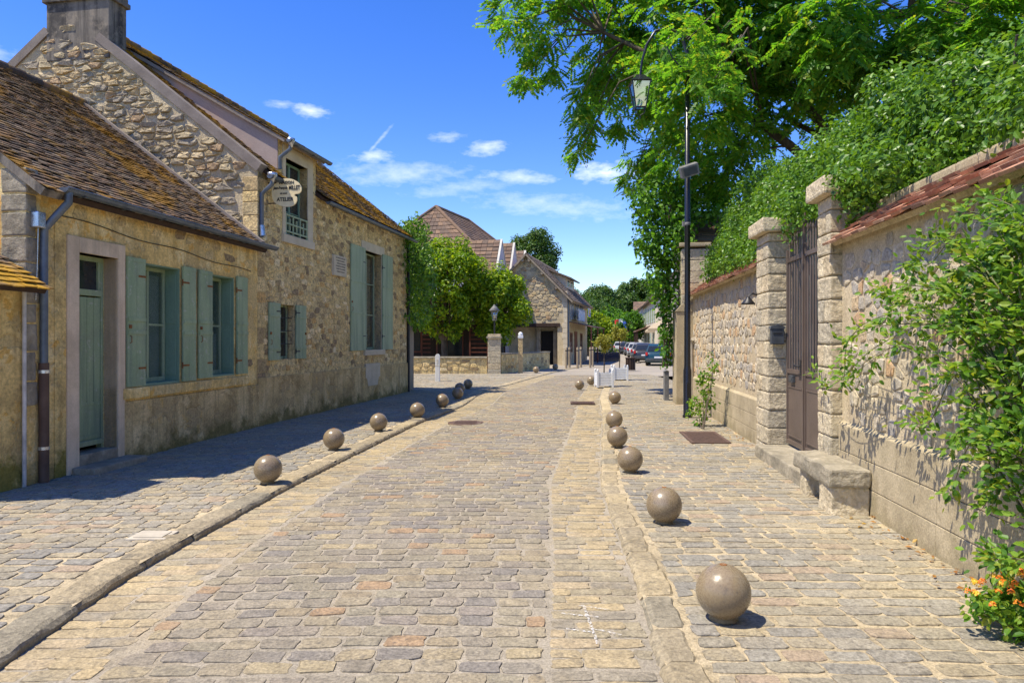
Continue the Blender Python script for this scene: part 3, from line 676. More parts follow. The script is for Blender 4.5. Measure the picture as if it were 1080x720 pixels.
# carriageway: middle band of setts, a cement joint each side, a drain band of paler setts along each kerb
rd = MB()
bed(rd, lambda Y: lk(Y) - .02, lambda Y: rk(Y) + .02, YN, road_z, 0, 10)
bed(rd, lambda Y: lk(Y) - .02, lambda Y: rk(Y) + .02, YF, road_z, 3, 10)
jl = lambda Y: lk(Y) + .58 + .1 * sstep(8, 20, Y)
jr = lambda Y: rk(Y) - .56
SET = 33.5
rows(rd, 1.2, SET, .150, lambda Y: jl(Y) + .03, lambda Y: jr(Y) - .035, .165, .235, .020, .025, .006, 1, road_z, 5)
rows(rd, 1.2, SET, .136, lambda Y: lk(Y) + .02, lambda Y: jl(Y) - .02, .20, .30, .014, .018, .005, 2, road_z, 6)
rows(rd, 1.2, SET, .128, jr, lambda Y: rk(Y) - .02, .22, .30, .014, .021, .0045, 2, road_z, 8)
tag(rd.build('road', ['grey_joint', 'road_setts', 'edge_setts', 'far_paving']), kind='structure')

flat = lambda X, Y: -.004 + .010 * noise.noise(Vector((X * .9, Y * .7, 1.3)))
pl = MB()
bed(pl, lambda Y: wall_l(Y) - .4 if Y < 22.6 else -16, lambda Y: lk(Y) - .02, [y for y in YN if y <= 22.5], flat, 0, 8)
bed(pl, lambda Y: -16, lambda Y: lk(Y) - .02, [22.5 + i * .5 for i in range(0, 20)], flat, 0, 12)
bed(pl, lambda Y: -20, lambda Y: lk(Y) - .02, YF, lambda X, Y: -.004, 2, 6)
rows(pl, 1.2, 22.3, .145, lambda Y: wall_l(Y) + .02, lambda Y: lk(Y) - .26, .15, .25, .019, .022, .007, 1, flat, 9, skew=.03)
rows(pl, 22.3, SET, .145, lambda Y: -7.5, lambda Y: lk(Y) - .26, .15, .25, .019, .022, .007, 1, flat, 10, skew=.03)
tag(pl.build('pavement', ['sand_joint', 'walk_setts', 'far_paving']), kind='structure')
pr = MB()
bed(pr, lambda Y: rk(Y) + .02, lambda Y: max(6.2, wall_r(Y) + .3), YN, flat, 0, 8)
bed(pr, lambda Y: rk(Y) + .02, lambda Y: rk(Y) + 16, YF, lambda X, Y: -.004, 2, 6)
rows(pr, 1.2, SET, .152, lambda Y: rk(Y) + .25, lambda Y: wall_r(Y) - .02 if Y < 18.5 else 6.5, .17, .29, .022, .026, .0065, 1, flat, 12, skew=-.01)
tag(pr.build('pavement', ['sand_joint', 'walk_setts', 'far_paving']), kind='structure')

def kerb(pts_fn, side, Y0, Y1, w, h_fn, lmin, lmax, seed, name):
    mb = MB(); r = random.Random(seed); Y = Y0
    while Y < Y1:
        L_ = lmin + (lmax - lmin) * r.random(); a, b = Y + .006, Y + L_ - .006
        xa, xb = pts_fn(a), pts_fn(b); j = (r.random() - .5) * .02
        zt = .006 + (r.random() - .5) * .012; zb = -.17
        n = 9; v = []; ww = w * (.92 + .16 * r.random())
        prof = [(0, zb), (-.004, zt - .035), (.012, zt - .012), (.04, zt), (ww - .03, zt + .002), (ww, zt - .02), (ww, zb)]
        for i in range(n + 1):
            t = i / n; y_ = a + (b - a) * t; x_ = xa + (xb - xa) * t + j; end = (.010 if i in (0, n) else 0)
            for (o, z) in prof:
                wob = .020 * noise.noise(Vector((x_ * 9 + o * 20, y_ * 6, seed)))
                v.append((x_ + side * (o + wob + (end if o < ww / 2 else -end)), y_, z - (end if z > -.1 else 0) + wob * .6))
        k = len(prof); f = [(i * k + q, i * k + q + 1, (i + 1) * k + q + 1, (i + 1) * k + q) for i in range(n) for q in range(k - 1)]
        f += [tuple(range(k)), tuple(range(n * k, n * k + k))]
        if side < 0: f = [t[::-1] for t in f]
        mb.add(v, f, 0, False); Y += L_
    return tag(mb.build(name, 'kerb_stone'), kind='structure')
kerb(lk, -1, .4, 62, .24, None, .55, 1.05, 3, 'kerb')
kerb(rk, 1, .6, 16.5, .22, None, .36, .52, 4, 'kerb')

# covers and marks let into the paving
c = MB(); c.box(-3.17, -2.85, 5.83, 6.09, -.02, .016, b=.006); c.box(-3.13, -2.89, 5.87, 6.05, .016, .022, b=.003)
tag(c.build('access_cover', 'concrete_pale'), 'small square pale concrete cover in the left pavement close to the kerb', 'cover')
def plate(name, quad, z, mat, label, slots=0):
    e = MB(); P = [Vector((x, y, 0)) for x, y in quad]; cx = sum((p for p in P), Vector()) / 4
    fn = lambda i, d, s_: (cx.x + (P[i].x - cx.x) * s_, cx.y + (P[i].y - cx.y) * s_, z + d)
    v = [fn(i, -.03, 1) for i in range(4)] + [fn(i, .010, 1) for i in range(4)] + [fn(i, .010, .94) for i in range(4)] + [fn(i, .004, .92) for i in range(4)]
    f = [(i, (i + 1) % 4, 4 + (i + 1) % 4, 4 + i) for i in range(4)] + [(4 + i, 4 + (i + 1) % 4, 8 + (i + 1) % 4, 8 + i) for i in range(4)] + [(8 + i, 8 + (i + 1) % 4, 12 + (i + 1) % 4, 12 + i) for i in range(4)] + [(12, 13, 14, 15)]
    e.add(v, f)
    for k in range(slots):
        t0, t1 = .08 + .84 * k / slots, .08 + .84 * (k + .55) / slots
        bl = lambda s_, t: P[0].lerp(P[1], s_).lerp(P[3].lerp(P[2], s_), t)
        q = [bl(.08, t0), bl(.92, t0), bl(.92, t1), bl(.08, t1)]
        e.add([(p.x, p.y, z + .0035) for p in q] + [(p.x, p.y, z + .011) for p in q], [(4, 5, 6, 7), (0, 1, 5, 4), (1, 2, 6, 5), (2, 3, 7, 6), (3, 0, 4, 7)])
    return tag(e.build(name, mat), label, 'cover')
plate('drain_cover', [(2.84, 11.25), (3.47, 11.25), (3.60, 12.62), (2.97, 12.62)], .014, 'rusty_plate', 'large rusty brown ribbed metal plate in the right pavement near the lamp post', 12)
plate('drain_cover', [(1.50, 18.2), (2.12, 18.2), (2.16, 18.75), (1.54, 18.75)], .012, 'rusty_plate', 'brown metal drain strip across the paving beside the seventh painted ball on the right', 5)
sdisc = MB(); sdisc.lathe([(.0, -.03), (.36, -.03), (.36, .006), (.33, .010), (.31, .004), (.0, .004)], (-.93, 14.3, road_z(-.93, 14.3) + .012), 28)  # dark disc laid in place of a lantern's cast shadow on the road
for k in range(5): sdisc.box(-1.15, -.71, 14.06 + .1 * k, 14.11 + .1 * k, road_z(-.93, 14.3) + .014, road_z(-.93, 14.3) + .022)
tag(sdisc.build('shadow_disc', 'rusty_plate'), 'round dark disc standing in for a lamp shadow on the road near the left kerb', 'cover')

# chalky survey mark sprayed on the right drain band: two strokes and a crossing tick
mk = MB()
def stroke(a, b, w=.020):
    n = 9; a, b = Vector(a), Vector(b); d = (b - a).normalized(); s_ = Vector((-d.y, d.x)); v = []
    for i in range(n + 1):
        p = a.lerp(b, i / n); ww = w * (.6 + .5 * abs(math.sin(i * 1.9 + a.x * 9)))
        for k in (-.5, .5):
            q = p + s_ * ww * k; v.append((q.x, q.y, road_z(q.x, q.y) + .0125))
    mk.add(v, [(2 * i, 2 * i + 1, 2 * i + 3, 2 * i + 2) for i in range(n)])
stroke((.42, 4.46), (.60, 4.40)); stroke((.30, 4.33), (.52, 4.28)); stroke((.31, 4.10), (.45, 4.06)); stroke((.44, 4.12), (.62, 4.03)); stroke((.45, 4.44), (.47, 3.90))
tag(mk.build('road_marking', 'chalk_paint'), kind='structure')

# ------------------------------------------------------------------ painted balls along both kerbs
def ball_mesh():
    root = empty('ball_bollard')
    mb = MB(); r_ = .158; n = 22
    prof = [(.075, -.0), (.085, .004)]
    for i in range(1, n):
        a = -math.pi / 2 + math.pi * i / n
        if r_ * math.cos(a) > .05 or a > 0: prof.append((max(.0025, r_ * math.cos(a)), r_ + r_ * math.sin(a) + .006))
    prof.append((.0025, 2 * r_ + .006))
    mb.lathe(prof, n=40); mb.build('ball', 'ball_paint', root)
    sk = MB(); sk.lathe([(.0, 0), (.021, 0), (.021, .006), (.014, .008), (.013, -.0), (0, .001)], (.0, .0, 2 * r_ + .001), 14); sk.build('lifting_socket', 'rust', root)
    return root
BALLS = [  # X, Y, label
 (1.245, 4.19, 'nearest and largest looking painted ball, at the right kerb at the front'),
 (1.365, 6.38, 'second painted ball on the right, between the front one and the stone bench'),
 (1.465, 8.82, 'third painted ball on the right, about level with the iron gate'),
 (1.61, 10.87, 'fourth painted ball on the right, overlapped in view by the fifth behind it'),
 (1.90, 13.22, 'fifth painted ball on the right, just behind the fourth'),
 (2.63, 18.2, 'painted ball on the right standing in front of the nearer white planter'),
 (2.22, 23.4, 'painted ball at the left of the white planters, the nearer of two'),
 (2.87, 25.8, 'painted ball right beside the left side of the nearer white planter'),
 (-2.80, 8.16, 'nearest painted ball on the left kerb, across from the cottage windows'),
 (-2.66, 10.62, 'second painted ball on the left kerb, in front of the small shuttered window'),
 (-2.40, 12.80, 'third painted ball on the left kerb, below the tall shuttered window'),
 (-1.99, 14.95, 'fourth painted ball on the left kerb, at the edge of the house shadow'),
 (-1.70, 17.35, 'fifth painted ball on the left kerb, half in shadow'),
 (-1.50, 19.65, 'painted ball in the house shadow, front one of a close pair'),
 (-1.60, 21.75, 'painted ball in the house shadow, rear one of a close pair'),
 (-1.47, 23.75, 'sunlit painted ball just past the house shadow, last before the open square'),
 (1.18, 34.9, 'small looking far painted ball at the left kerb before the wooden posts'),
 (2.35, 38.6, 'farthest painted ball, at the left kerb closest to the wooden posts')]
b0 = ball_mesh()
for i, (x, y, lab) in enumerate(BALLS):
    o = b0 if i == 0 else copy_tree(b0)
    o.location = (x, y, .004); o.rotation_euler.z = rnd.random() * 6; o['label'] = lab; o['category'] = 'bollard'; o['group'] = 'painted balls along the kerbs'
# ------------------------------------------------------------------ left: low house, cottage, tall gabled house
A1 = math.atan2(1, .117); A2 = math.atan2(1, .17)
def facade_fn(u, z, d): return (u, -d, z)
def slope_slab(mb, u0, u1, ya, za, yb, zb, t, m=0):
    """a sloping slab from (ya, za) to (yb, zb), thickness t below"""
    ln = math.hypot(yb - ya, zb - za); ny, nz = (zb - za) / ln * t, -(yb - ya) / ln * t
    if nz > 0: ny, nz = -ny, -nz
    mb.prism([(ya, za), (yb, zb), (yb + ny, zb + nz), (ya + ny, za + nz)], lambda a, b, d: (d, a, b), u0, u1, m)

# the lean-to at the left edge
lo = empty('lean_to', (-6.407 + .117 * 7.08, 7.08, 0), A1, 'low rendered lean-to with a mossy orange tiled eave at the left edge', 'building')
k1 = 1.0068
Lw = (7.97 - 7.08) * k1
w = MB(); w.box(0, Lw, 0, 6, -.3, 2.36); w.prism([(0, 2.36), (6, 2.36), (3, 4.2)], lambda a, b, d: (d, a, b), .02, Lw - .005)
w.build('wall', 'ochre_low', lo)
r_ = MB(); zf = lambda y: 2.40 + .60 * y
slope_slab(r_, -.1, Lw - .004, -.30, zf(-.30), 3.0, zf(3.0), .07, 0); slope_slab(r_, -.1, Lw - .006, 6.2, zf(-.2), 3.0, zf(3.0), .07, 0)
tiles(r_, 0, Lw - .002, -.36, zf, 3.0, .11, .165, m=1, seed=21)
r_.build('roof', ['dark_wood', 'mossy_tile'], lo)
p = MB(); p.tube([(Lw - .03, -.035, .0), (Lw - .03, -.035, 2.25)], .022, 8); p.build('drain_pipe', 'white_pipe', lo)

# the cottage with the green shutters
h1 = empty('stone_cottage', (-6.407 + .117 * 8.0, 8.0, 0), A1, 'rendered stone cottage with green door, two green shuttered windows and a mossy dark tiled roof', 'house')
U = lambda Y: (Y - 8.0) * k1
L1 = U(13.5) - .004
DOOR = (U(8.80), U(9.52), 0, 2.73); W1 = (U(10.06), U(10.98), .99, 2.74); W2 = (U(11.84), U(12.63), 1.02, 2.74)
w = MB(); panel(w, [(0, L1, -.3, 3.42)], [(DOOR[0], DOOR[1], -.3, 2.73), W1, W2], .30)
w.add([(0, 0, -.3), (0, 0, 3.42), (0, 7.2, 3.42), (0, 7.2, -.3)], [(0, 1, 2, 3)])
w.prism([(0, 3.42), (7.2, 3.42), (3.6, 6.12)], lambda a, b, d: (d, a, b), .0, .35)
w.add([(0, 7.2, -.3), (L1, 7.2, -.3), (L1, 7.2, 3.42), (0, 7.2, 3.42)], [(0, 1, 2, 3)])
w.add([(L1, 0, -.3), (L1, 7.2, -.3), (L1, 7.2, 3.42), (L1, 0, 3.42)], [(0, 1, 2, 3)])
w.add([(0, 2.6, -.1), (L1, 2.6, -.1), (L1, 2.6, 3.4), (0, 2.6, 3.4)], [(0, 1, 2, 3)])
# a few stones showing through the render, mostly towards the far end
def in1(u, z):
    if not (2.95 < z < 3.36 or (u > U(13.02) and .98 < z < 3.36) or (u > U(12.7) and 2.8 < z < 3.36)): return False
    return .1 < u < L1 - .05 and not (U(8.5) < u < U(9.75) and z < 3.0)
rubble(w, (0, L1, .9, 3.4), .26, .15, lambda u, z: in1(u, z), facade_fn, 1, .14, .008, .4, seed=31)
w.build('wall', ['ochre_render', 'rubble_stone'], h1)
pn = MB(); pn.box(U(9.64), L1, -.035, .02, -.2, .80, b=.01); pn.build('plinth', 'brown_plinth', h1)
lf = MB(); lf.box(.42, U(8.60), -.012, .02, -.2, 3.05, b=.006); lf.build('render_patch', 'ochre_low', h1)
sl = MB()
for a, b in ((W1[0] - .45, W1[0] + .1), (W1[0] + .102, W1[1] - .3), (W1[1] - .298, W1[1] + .3), (W1[1] + .302, W2[0] + .1), (W2[0] + .102, W2[1] - .2), (W2[1] - .198, W2[1] + .42)):
    sl.box(a, b, -.06, .05, .835, .985, b=.012)
sl.build('sill', 'pale_dressing', h1).data.materials[0] = M['ochre_render']
fr = MB(); FO = (U(8.60), U(9.66))
fr.box(FO[0], DOOR[0], -.03, .19, -.1, 2.92, b=.008); fr.box(DOOR[1], FO[1], -.03, .19, -.1, 2.92, b=.008); fr.box(DOOR[0] + .001, DOOR[1] - .001, -.029, .19, 2.73, 2.918, b=.006)
dfr = fr.build('door_frame', 'pink_lime', h1)
st = MB(); st.box(FO[0] + .06, FO[1] + .02, -.34, -.032, -.1, .085, b=.02); st.box(DOOR[0], DOOR[1], -.02, .3, -.1, .21, b=.01); st.build('door_step', 'old_stone', h1)
d = MB(); a, b = DOOR[0] + .05, DOOR[1] - .05
for k in range(5): d.box(a + (b - a) * k / 5 + .003, a + (b - a) * (k + 1) / 5 - .003, .20, .235, .82, 2.20, b=.004)
d.box(a, b, .20, .235, .30, .815, b=.004); d.box(a - .01, b + .01, .15, .20, .27, .34, b=.01)
d.box(a + .02, b - .02, .190, .202, .36, .40); d.box(a, b, .192, .206, .79, .83, b=.003)
d.box(DOOR[0], a - .003, .19, .26, .21, 2.73); d.box(b + .003, DOOR[1], .19, .26, .21, 2.73); d.box(a - .003, b + .003, .185, .26, 2.22, 2.30, b=.006); d.box(a - .003, b + .003, .19, .26, 2.67, 2.73)
d.box(a, a + .04, .20, .25, 2.30, 2.67); d.box(b - .04, b, .20, .25, 2.30, 2.67)
dr = d.build('door', 'green_paint', h1)
t = MB(); t.box(a + .04, b - .04, .225, .232, 2.30, 2.67); t.build('transom_pane', 'pane_dark', dr)
hn = MB(); hn.box(a + .02, a + .15, .192, .203, 1.60, 1.635); hn.build('latch', 'rust', dr); hn = MB(); hn.box(a + .03, a + .11, .185, .203, 1.18, 1.32, b=.004); hn.tube([(a + .09, .19, 1.27), (a + .09, .15, 1.27), (a + .17, .15, 1.265)], .009, 7); hn.build('handle', 'rust', dr)
for Wd in (W1, W2):
    lin = MB(); a, b, c_, e = Wd
    for q in (((a, a + .02), (c_, e)), ((b - .02, b), (c_, e))): lin.box(q[0][0], q[0][1], .01, .25, c_, e, b=.003)
    lin.box(a + .02, b - .02, .01, .25, e - .02, e, b=.003); lin.box(a + .021, b - .021, .0, .25, c_, c_ + .03, b=.003)
    lin.box(b - .03, b - .02, .06, .22, c_ + .12, c_ + .8, b=.004); lin.box(b - .03, b - .02, .06, .22, c_ + .9, e - .1, b=.004)
    lin.build('window_lining', 'blue_paint', h1)
window(h1, W1[0] + .02, W1[1] - .02, W1[2] + .03, W1[3] - .02, .235, 2, (.5,), 'grey_green_paint', .05, .03, 'glass', [(.06, .30, .04, .94), (.70, .94, .04, .94)])
window(h1, W2[0] + .02, W2[1] - .02, W2[2] + .03, W2[3] - .02, .235, 2, (.5,), 'grey_green_paint', .05, .03, 'glass', [(.05, .95, .04, .42)])
shutter(h1, U(9.68), U(10.07), 1.0, 2.78, boards=2); shutter(h1, U(10.99), U(11.34), 1.0, 2.78, boards=2, hinge_right=True, latch=False)
shutter(h1, U(11.43), U(11.83), 1.02, 2.77, boards=2); shutter(h1, U(12.65), U(13.03), 1.03, 2.77, boards=2, hinge_right=True, latch=False)
rf = MB(); z1 = lambda y: 3.52 + .755 * y
slope_slab(rf, .30, L1, -.20, z1(-.20) - .02, 3.58, z1(3.58) - .02, .08, 0); slope_slab(rf, .30, L1, 7.4, z1(-.2) - .02, 3.58, z1(3.58) - .02, .08, 0)
tiles(rf, -.02, L1, -.26, z1, 3.60, .085, .14, m=1, seed=22, jag=.006); 
tiles(rf, .26, L1, 7.4, lambda y: 3.52 + .755 * (7.18 - y), 3.58, .21, .33, m=1, seed=23)
for k in range(14): rf.tube([(.3 + k * (L1 - .3) / 14, 3.58, z1(3.58) + .01), (.3 + (k + .96) * (L1 - .3) / 14, 3.58, z1(3.58) + .015)], [.10, .115], 8, 1)
rf.build('roof', ['dark_wood', 'old_tile'], h1)
vg = MB()
slope_slab(vg, -.03, .27, -.26, z1(-.26) + .012, 3.58, z1(3.58) + .012, .09, 0); slope_slab(vg, -.03, .27, 7.4, z1(-.26) + .012, 3.58, z1(3.58) + .012, .09, 0)
vg.build('verge', 'chimney_render', h1)
vg = MB(); slope_slab(vg, L1 - .13, L1 - .002, -.16, z1(-.16) + .095, 3.58, z1(3.58) + .095, .1, 0); vg.build('flashing', 'cement_verge', h1)
qn = MB(); q = 0; zz = .9
while zz < 3.35:
    hh = .2 + .14 * rnd.random(); rough_block(qn, -.012, .13 + .10 * rnd.random(), -.014, .3, zz, zz + hh - .012, .012, 0, q, 3, .02); zz += hh; q += 1
qn.build('quoin', 'old_stone', h1)
gutter(h1, .22, L1 + .16, -.285, 3.40)
dp = MB(); dp.tube([(.30, -.285, 3.36), (.30, -.285, 3.24), (.26, -.16, 3.08), (.20, -.06, 2.92), (.20, -.055, 2.6), (.20, -.055, 1.36)], .045, 10); dp.build('downpipe', 'zinc', h1)
dp = MB(); dp.tube([(.20, -.055, 1.38), (.20, -.055, .0)], .055, 10)
dq = dp.build('downpipe', 'cast_brown', h1); dq['label'] = 'brown cast iron lower downpipe'
for zz in (1.28, .40):
    cl = MB(); cl.tube([(.20, -.055, zz - .018), (.20, -.055, zz + .018)], .061, 10); cl.build('pipe_clip', 'zinc_bright', dq)
bx = MB(); bx.box(.05, .17, -.11, -.013, 2.92, 3.10, b=.012); bx.tube([(.11, -.06, 2.92), (.11, -.05, 2.5), (.11, -.03, 2.1)], .006, 6); bx.build('junction_box', 'zinc_bright', h1)
cb = MB(); cb.tube([(.5 + i * .25, -.012, 3.13 - .012 * i + .02 * math.sin(i * .8)) for i in range(20)], .006, 5); cb.build('cable', 'dark_iron', h1)

# the tall house with the stone gable and wall dormer
h2 = empty('gabled_stone_house', (-4.83, 13.5, 0), A2, 'tall rubble stone house with chimney on its gable, wall dormer and one tall shuttered window', 'house')
k2 = 1.0144; V_ = lambda Y: (Y - 13.5) * k2
L2 = V_(22.45); EZ = 4.98; SL = .79; RY = 4.1; RZ = EZ + SL * RY
WD = (V_(14.56), V_(15.55), 3.80, 5.37); WS = (V_(14.30), V_(14.97), 1.25, 2.36); WT = (V_(18.85), V_(20.13), 1.37, 4.02)
DM = (V_(14.28), V_(15.97))
w = MB(); panel(w, [(0, L2, -.3, EZ - .02), (DM[0], DM[1], EZ - .02, 5.70)], [WD, WS, WT], .22)
w.add([(L2, 0, -.3), (L2, 8.2, -.3), (L2, 8.2, EZ), (L2, RY, RZ - .05), (L2, 0, EZ)], [(0, 1, 2, 3, 4)])
w.add([(0, 8.2, -.3), (L2, 8.2, -.3), (L2, 8.2, EZ), (0, 8.2, EZ)], [(0, 1, 2, 3)])
w.add([(0, 2.4, .2), (L2, 2.4, .2), (L2, 2.4, 5.5), (0, 2.4, 5.5)], [(0, 1, 2, 3)])
def in2(u, z):
    if not (.05 < u < L2 - .05 and .95 < z < EZ - .12): return False
    for a, b, c_, e, mg in ((*WD, .13), (*WS, .04), (*WT, .05)):
        if a - mg < u < b + mg and c_ - mg * 1.3 < z < e + mg: return False
    return True
rubble(w, (0, L2, .92, EZ), .19, .11, in2, facade_fn, 1, .06, .013, .10, seed=41, jit=.40, rough=.6)
w.build('wall', ['rubble_mortar', 'rubble_stone'], h2)
gb = MB(); gp = [(0.0, -.3), (8.2, -.3), (8.2, EZ), (RY, RZ - .04), (0.0, EZ)]
gb.prism(gp, lambda a, b, d: (d, a, b), .001, .40, 0)
def ing(y, z): return .10 < y < 8.0 and z > 1.5 and z < EZ + SL * min(y, 8.2 - y) - .10
rubble(gb, (0, 8.2, 3.2, 8.2), .30, .125, ing, lambda u, z, d: (-d + .001, u, z), 1, .08, .042, .08, seed=43, jit=.42, rough=.7)
gb.build('gable_wall', ['gable_mortar', 'gable_stone'], h2)
cn = MB(); zz = .0
while zz < EZ - .3:
    hh = .2 + .12 * rnd.random(); cn.box(-.016, .2 + .14 * rnd.random(), -.010, .3, zz, zz + hh - .01, b=.012); zz += hh
cn.build('quoin', 'rubble_stone', h2)
pn = MB(); pn.box(-.02, L2 + .01, -.04, .02, -.25, .92, b=.014); pn.build('plinth', 'brown_plinth', h2)
zr = lambda y: EZ + SL * y
rf = MB()
slope_slab(rf, .16, DM[0] + .02, -.18, zr(-.18), RY, zr(RY), .08, 0); slope_slab(rf, DM[0] + .02, DM[1] - .02, .55, zr(.55), RY, zr(RY), .08, 0); slope_slab(rf, DM[1] - .02, L2 + .06, -.18, zr(-.18), RY, zr(RY), .08, 0)
slope_slab(rf, .16, L2 + .06, 8.4, zr(-.2), RY, zr(RY), .08, 0)
tiles(rf, .20, L2 + .08, -.24, lambda y: zr(y) + .02, RY, .088, .145, m=1, seed=24, keep=lambda u, y: not (DM[0] - .02 < u < DM[1] + .02 and y < 3.6))
tiles(rf, .20, L2 + .08, 8.4, lambda y: zr(8.2 - y) + .02, RY, .22, .34, m=1, seed=25)
k = 0.2
while k < L2: rf.tube([(k, RY, RZ + .03), (k + .36, RY, RZ + .035)], [.10, .115], 8, 1); k += .37
rf.build('roof', ['dark_wood', 'mossy_tile'], h2)
vg = MB()
slope_slab(vg, -.04, .20, -.10, zr(-.10) + .07, RY - .75, zr(RY - .75) + .07, .17, 0); slope_slab(vg, -.04, .20, 8.3, zr(-.10) + .07, 8.2 - RY + .5, zr(RY - .5) + .07, .17, 0)
vg.build('verge', 'cement_verge', h2)
ch = MB(); ch.box(-.03, .46, 3.14, 4.55, 7.2, 8.52, b=.02)
chm = ch.build('chimney', 'chimney_render', h2)
ch = MB(); ch.box(-.08, .51, 3.08, 4.61, 8.36, 8.46, b=.015); ch.box(-.05, .48, 3.11, 4.58, 8.461, 8.56, b=.02); ch.build('chimney_cap', 'chimney_render', chm)
for k in range(3):
    pt = MB(); pt.lathe([(.11, 0), (.10, .34), (.125, .35), (.125, .38), (.085, .38), (.085, .2), (0, .2)], (.21, 3.45 + .4 * k, 8.56), 14); pt.build('chimney_pot', 'red_tile', chm)
# dormer: cheeks, shed roof, frame
dm = MB(); zd = lambda y: 5.76 + .58 * y
for (a, b) in ((DM[0], DM[0] + .16), (DM[1] - .16, DM[1])):
    dm.prism([(.012, zr(.012) - .3), (.012, 5.69), (3.55, zd(3.55) - .09), (3.7, zr(3.7) - .2)], lambda y, z, d: (d, y, z), a + .001, b - .001)
dmr = dm.build('dormer', 'cheek_render', h2)
q = MB(); slope_slab(q, DM[0] - .08, DM[1] + .08, -.20, zd(-.20), 4.1, zd(4.1), .07, 0)
tiles(q, DM[0] - .1, DM[1] + .1, -.26, lambda y: zd(y) + .015, 4.1, .088, .145, m=1, seed=26); q.build('dormer_roof', ['cement_verge', 'old_tile'], dmr)
q = MB(); FD = (V_(14.44), V_(15.80))
q.box(FD[0], WD[0], -.025, .21, 3.78, 5.62, b=.008); q.box(WD[1], FD[1], -.025, .21, 3.78, 5.62, b=.008); q.box(WD[0] + .001, WD[1] - .001, -.024, .21, 5.37, 5.618, b=.006); q.box(FD[0] - .02, FD[1] + .02, -.06, .20, 3.63, 3.80, b=.012)
q.build('dormer_frame', 'pale_dressing', dmr)
window(h2, WD[0], WD[1], WD[2] + .02, WD[3], .17, 2, (.33, .66), 'blue_paint', .05, .025, 'pane_dark')
q = MB()
for zz in (3.86, 4.02, 4.20): q.box(WD[0], WD[1], -.02, .012, zz, zz + .035, b=.004)
for k in range(7):
    uu = WD[0] + .02 + (WD[1] - WD[0] - .07) * k / 6
    if k % 2 == 0: q.box(uu, uu + .035, -.018, .010, 3.80, 4.20, b=.003)
    else: q.box(uu, uu + .035, -.017, .009, 3.90, 4.15, b=.003)
q.build('balustrade', 'grey_green_paint', h2)
gutter(dmr, DM[0] - .12, DM[1] + .14, -.285, 5.62, .055)
q = MB(); q.tube([(DM[0] - .02, -.285, 5.60), (DM[0] - .02, -.27, 5.45), (DM[0] - .02, -.05, 5.30), (DM[0] - .02, -.05, 5.06)], .04, 9); q.build('downpipe', 'zinc', dmr)
q = MB(); q.lathe([(.03, -.12), (.05, -.04), (.085, .02), (.085, .06), (0, .06)], (DM[0] - .02, -.285, 5.60), 14); q.build('hopper', 'zinc_bright', dmr)
# small window with shutters and bars
wn = window(h2, WS[0], WS[1], WS[2], WS[3], .16, 2, (.5,), 'grey_green_paint', .04, .022, 'pane_dark')
q = MB()
for zz in (.28, .52, .76): q.tube([(WS[0], .06, WS[2] + (WS[3] - WS[2]) * zz), (WS[1], .06, WS[2] + (WS[3] - WS[2]) * zz)], .008, 6)
for k in (.25, .5, .75): q.tube([(WS[0] + (WS[1] - WS[0]) * k, .06, WS[2]), (WS[0] + (WS[1] - WS[0]) * k, .06, WS[3])], .007, 6)
q.build('window_bars', 'dark_iron', wn)
shutter(h2, V_(13.86), WS[0] - .005, 1.24, 2.37, 'grey_green_paint', boards=3, battens=(.2, .78), latch=True); shutter(h2, WS[1] + .005, V_(15.42), 1.24, 2.37, 'grey_green_paint', boards=3, battens=(.2, .78), hinge_right=True, latch=True)
# tall window
window(h2, WT[0], WT[1], WT[2], WT[3], .20, 2, (.36, .68), 'grey_green_paint', .05, .025, 'glass', [(.06, .9, .03, .95)])
q = MB(); q.box(WT[0] - .22, WT[1] + .22, -.022, .21, 4.02, 4.26, b=.010); q.build('lintel', 'pale_dressing', h2)
q = MB(); q.box(WT[1], WT[1] + .10, -.012, .21, 1.37, 4.018, b=.006); q.build('window_jamb', 'pale_dressing', h2)
q = MB(); q.box(WT[0] - .06, WT[1] + .16, -.07, .20, 1.22, 1.37, b=.012); q.build('sill', 'pale_dressing', h2)
q = MB(); q.box(WT[0] + .02, WT[1] - .2, -.046, .0, .62, 1.0, b=.006); q.prism([(WT[0] + .2, .40), (WT[1] - .4, .40), (WT[1] - .3, .62), (WT[0] + .1, .62)], lambda a, b, d: (a, d, b), -.046, 0); q.build('render_patch', 'pale_dressing', h2)
shutter(h2, V_(17.88), WT[0] - .005, 1.36, 4.06, 'grey_green_paint', boards=3, battens=(.36, .66)); shutter(h2, WT[1] + .005, V_(20.98), 1.36, 4.06, 'grey_green_paint', boards=3, battens=(.36, .66), hinge_right=True, latch=False)
# gutters and pipes
gutter(h2, -.04, DM[0] - .10, -.27, zr(-.27) - .02); gutter(h2, DM[1] + .06, L2 + .1, -.27, zr(-.27) - .02)
q = MB(); q.tube([(.06, -.27, 4.74), (.06, -.26, 4.60), (.06, -.05, 4.42), (.06, -.05, 3.60)], .042, 9); q.build('downpipe', 'zinc', h2)
q = MB(); q.lathe([(.03, -.12), (.05, -.04), (.09, .02), (.09, .07), (0, .07)], (.06, -.27, 4.74), 14); q.build('hopper', 'zinc_bright', h2)
q = MB(); q.tube([(.06, -.05, 3.82), (.06, -.07, 3.62)], [.05, .055], 9); q.build('pipe_shoe', 'zinc_bright', h2)
q = MB(); q.tube([(L2 - .02, -.05, 4.7), (L2 - .02, -.05, .0)], .045, 9); q.build('downpipe', 'dark_iron', h2)

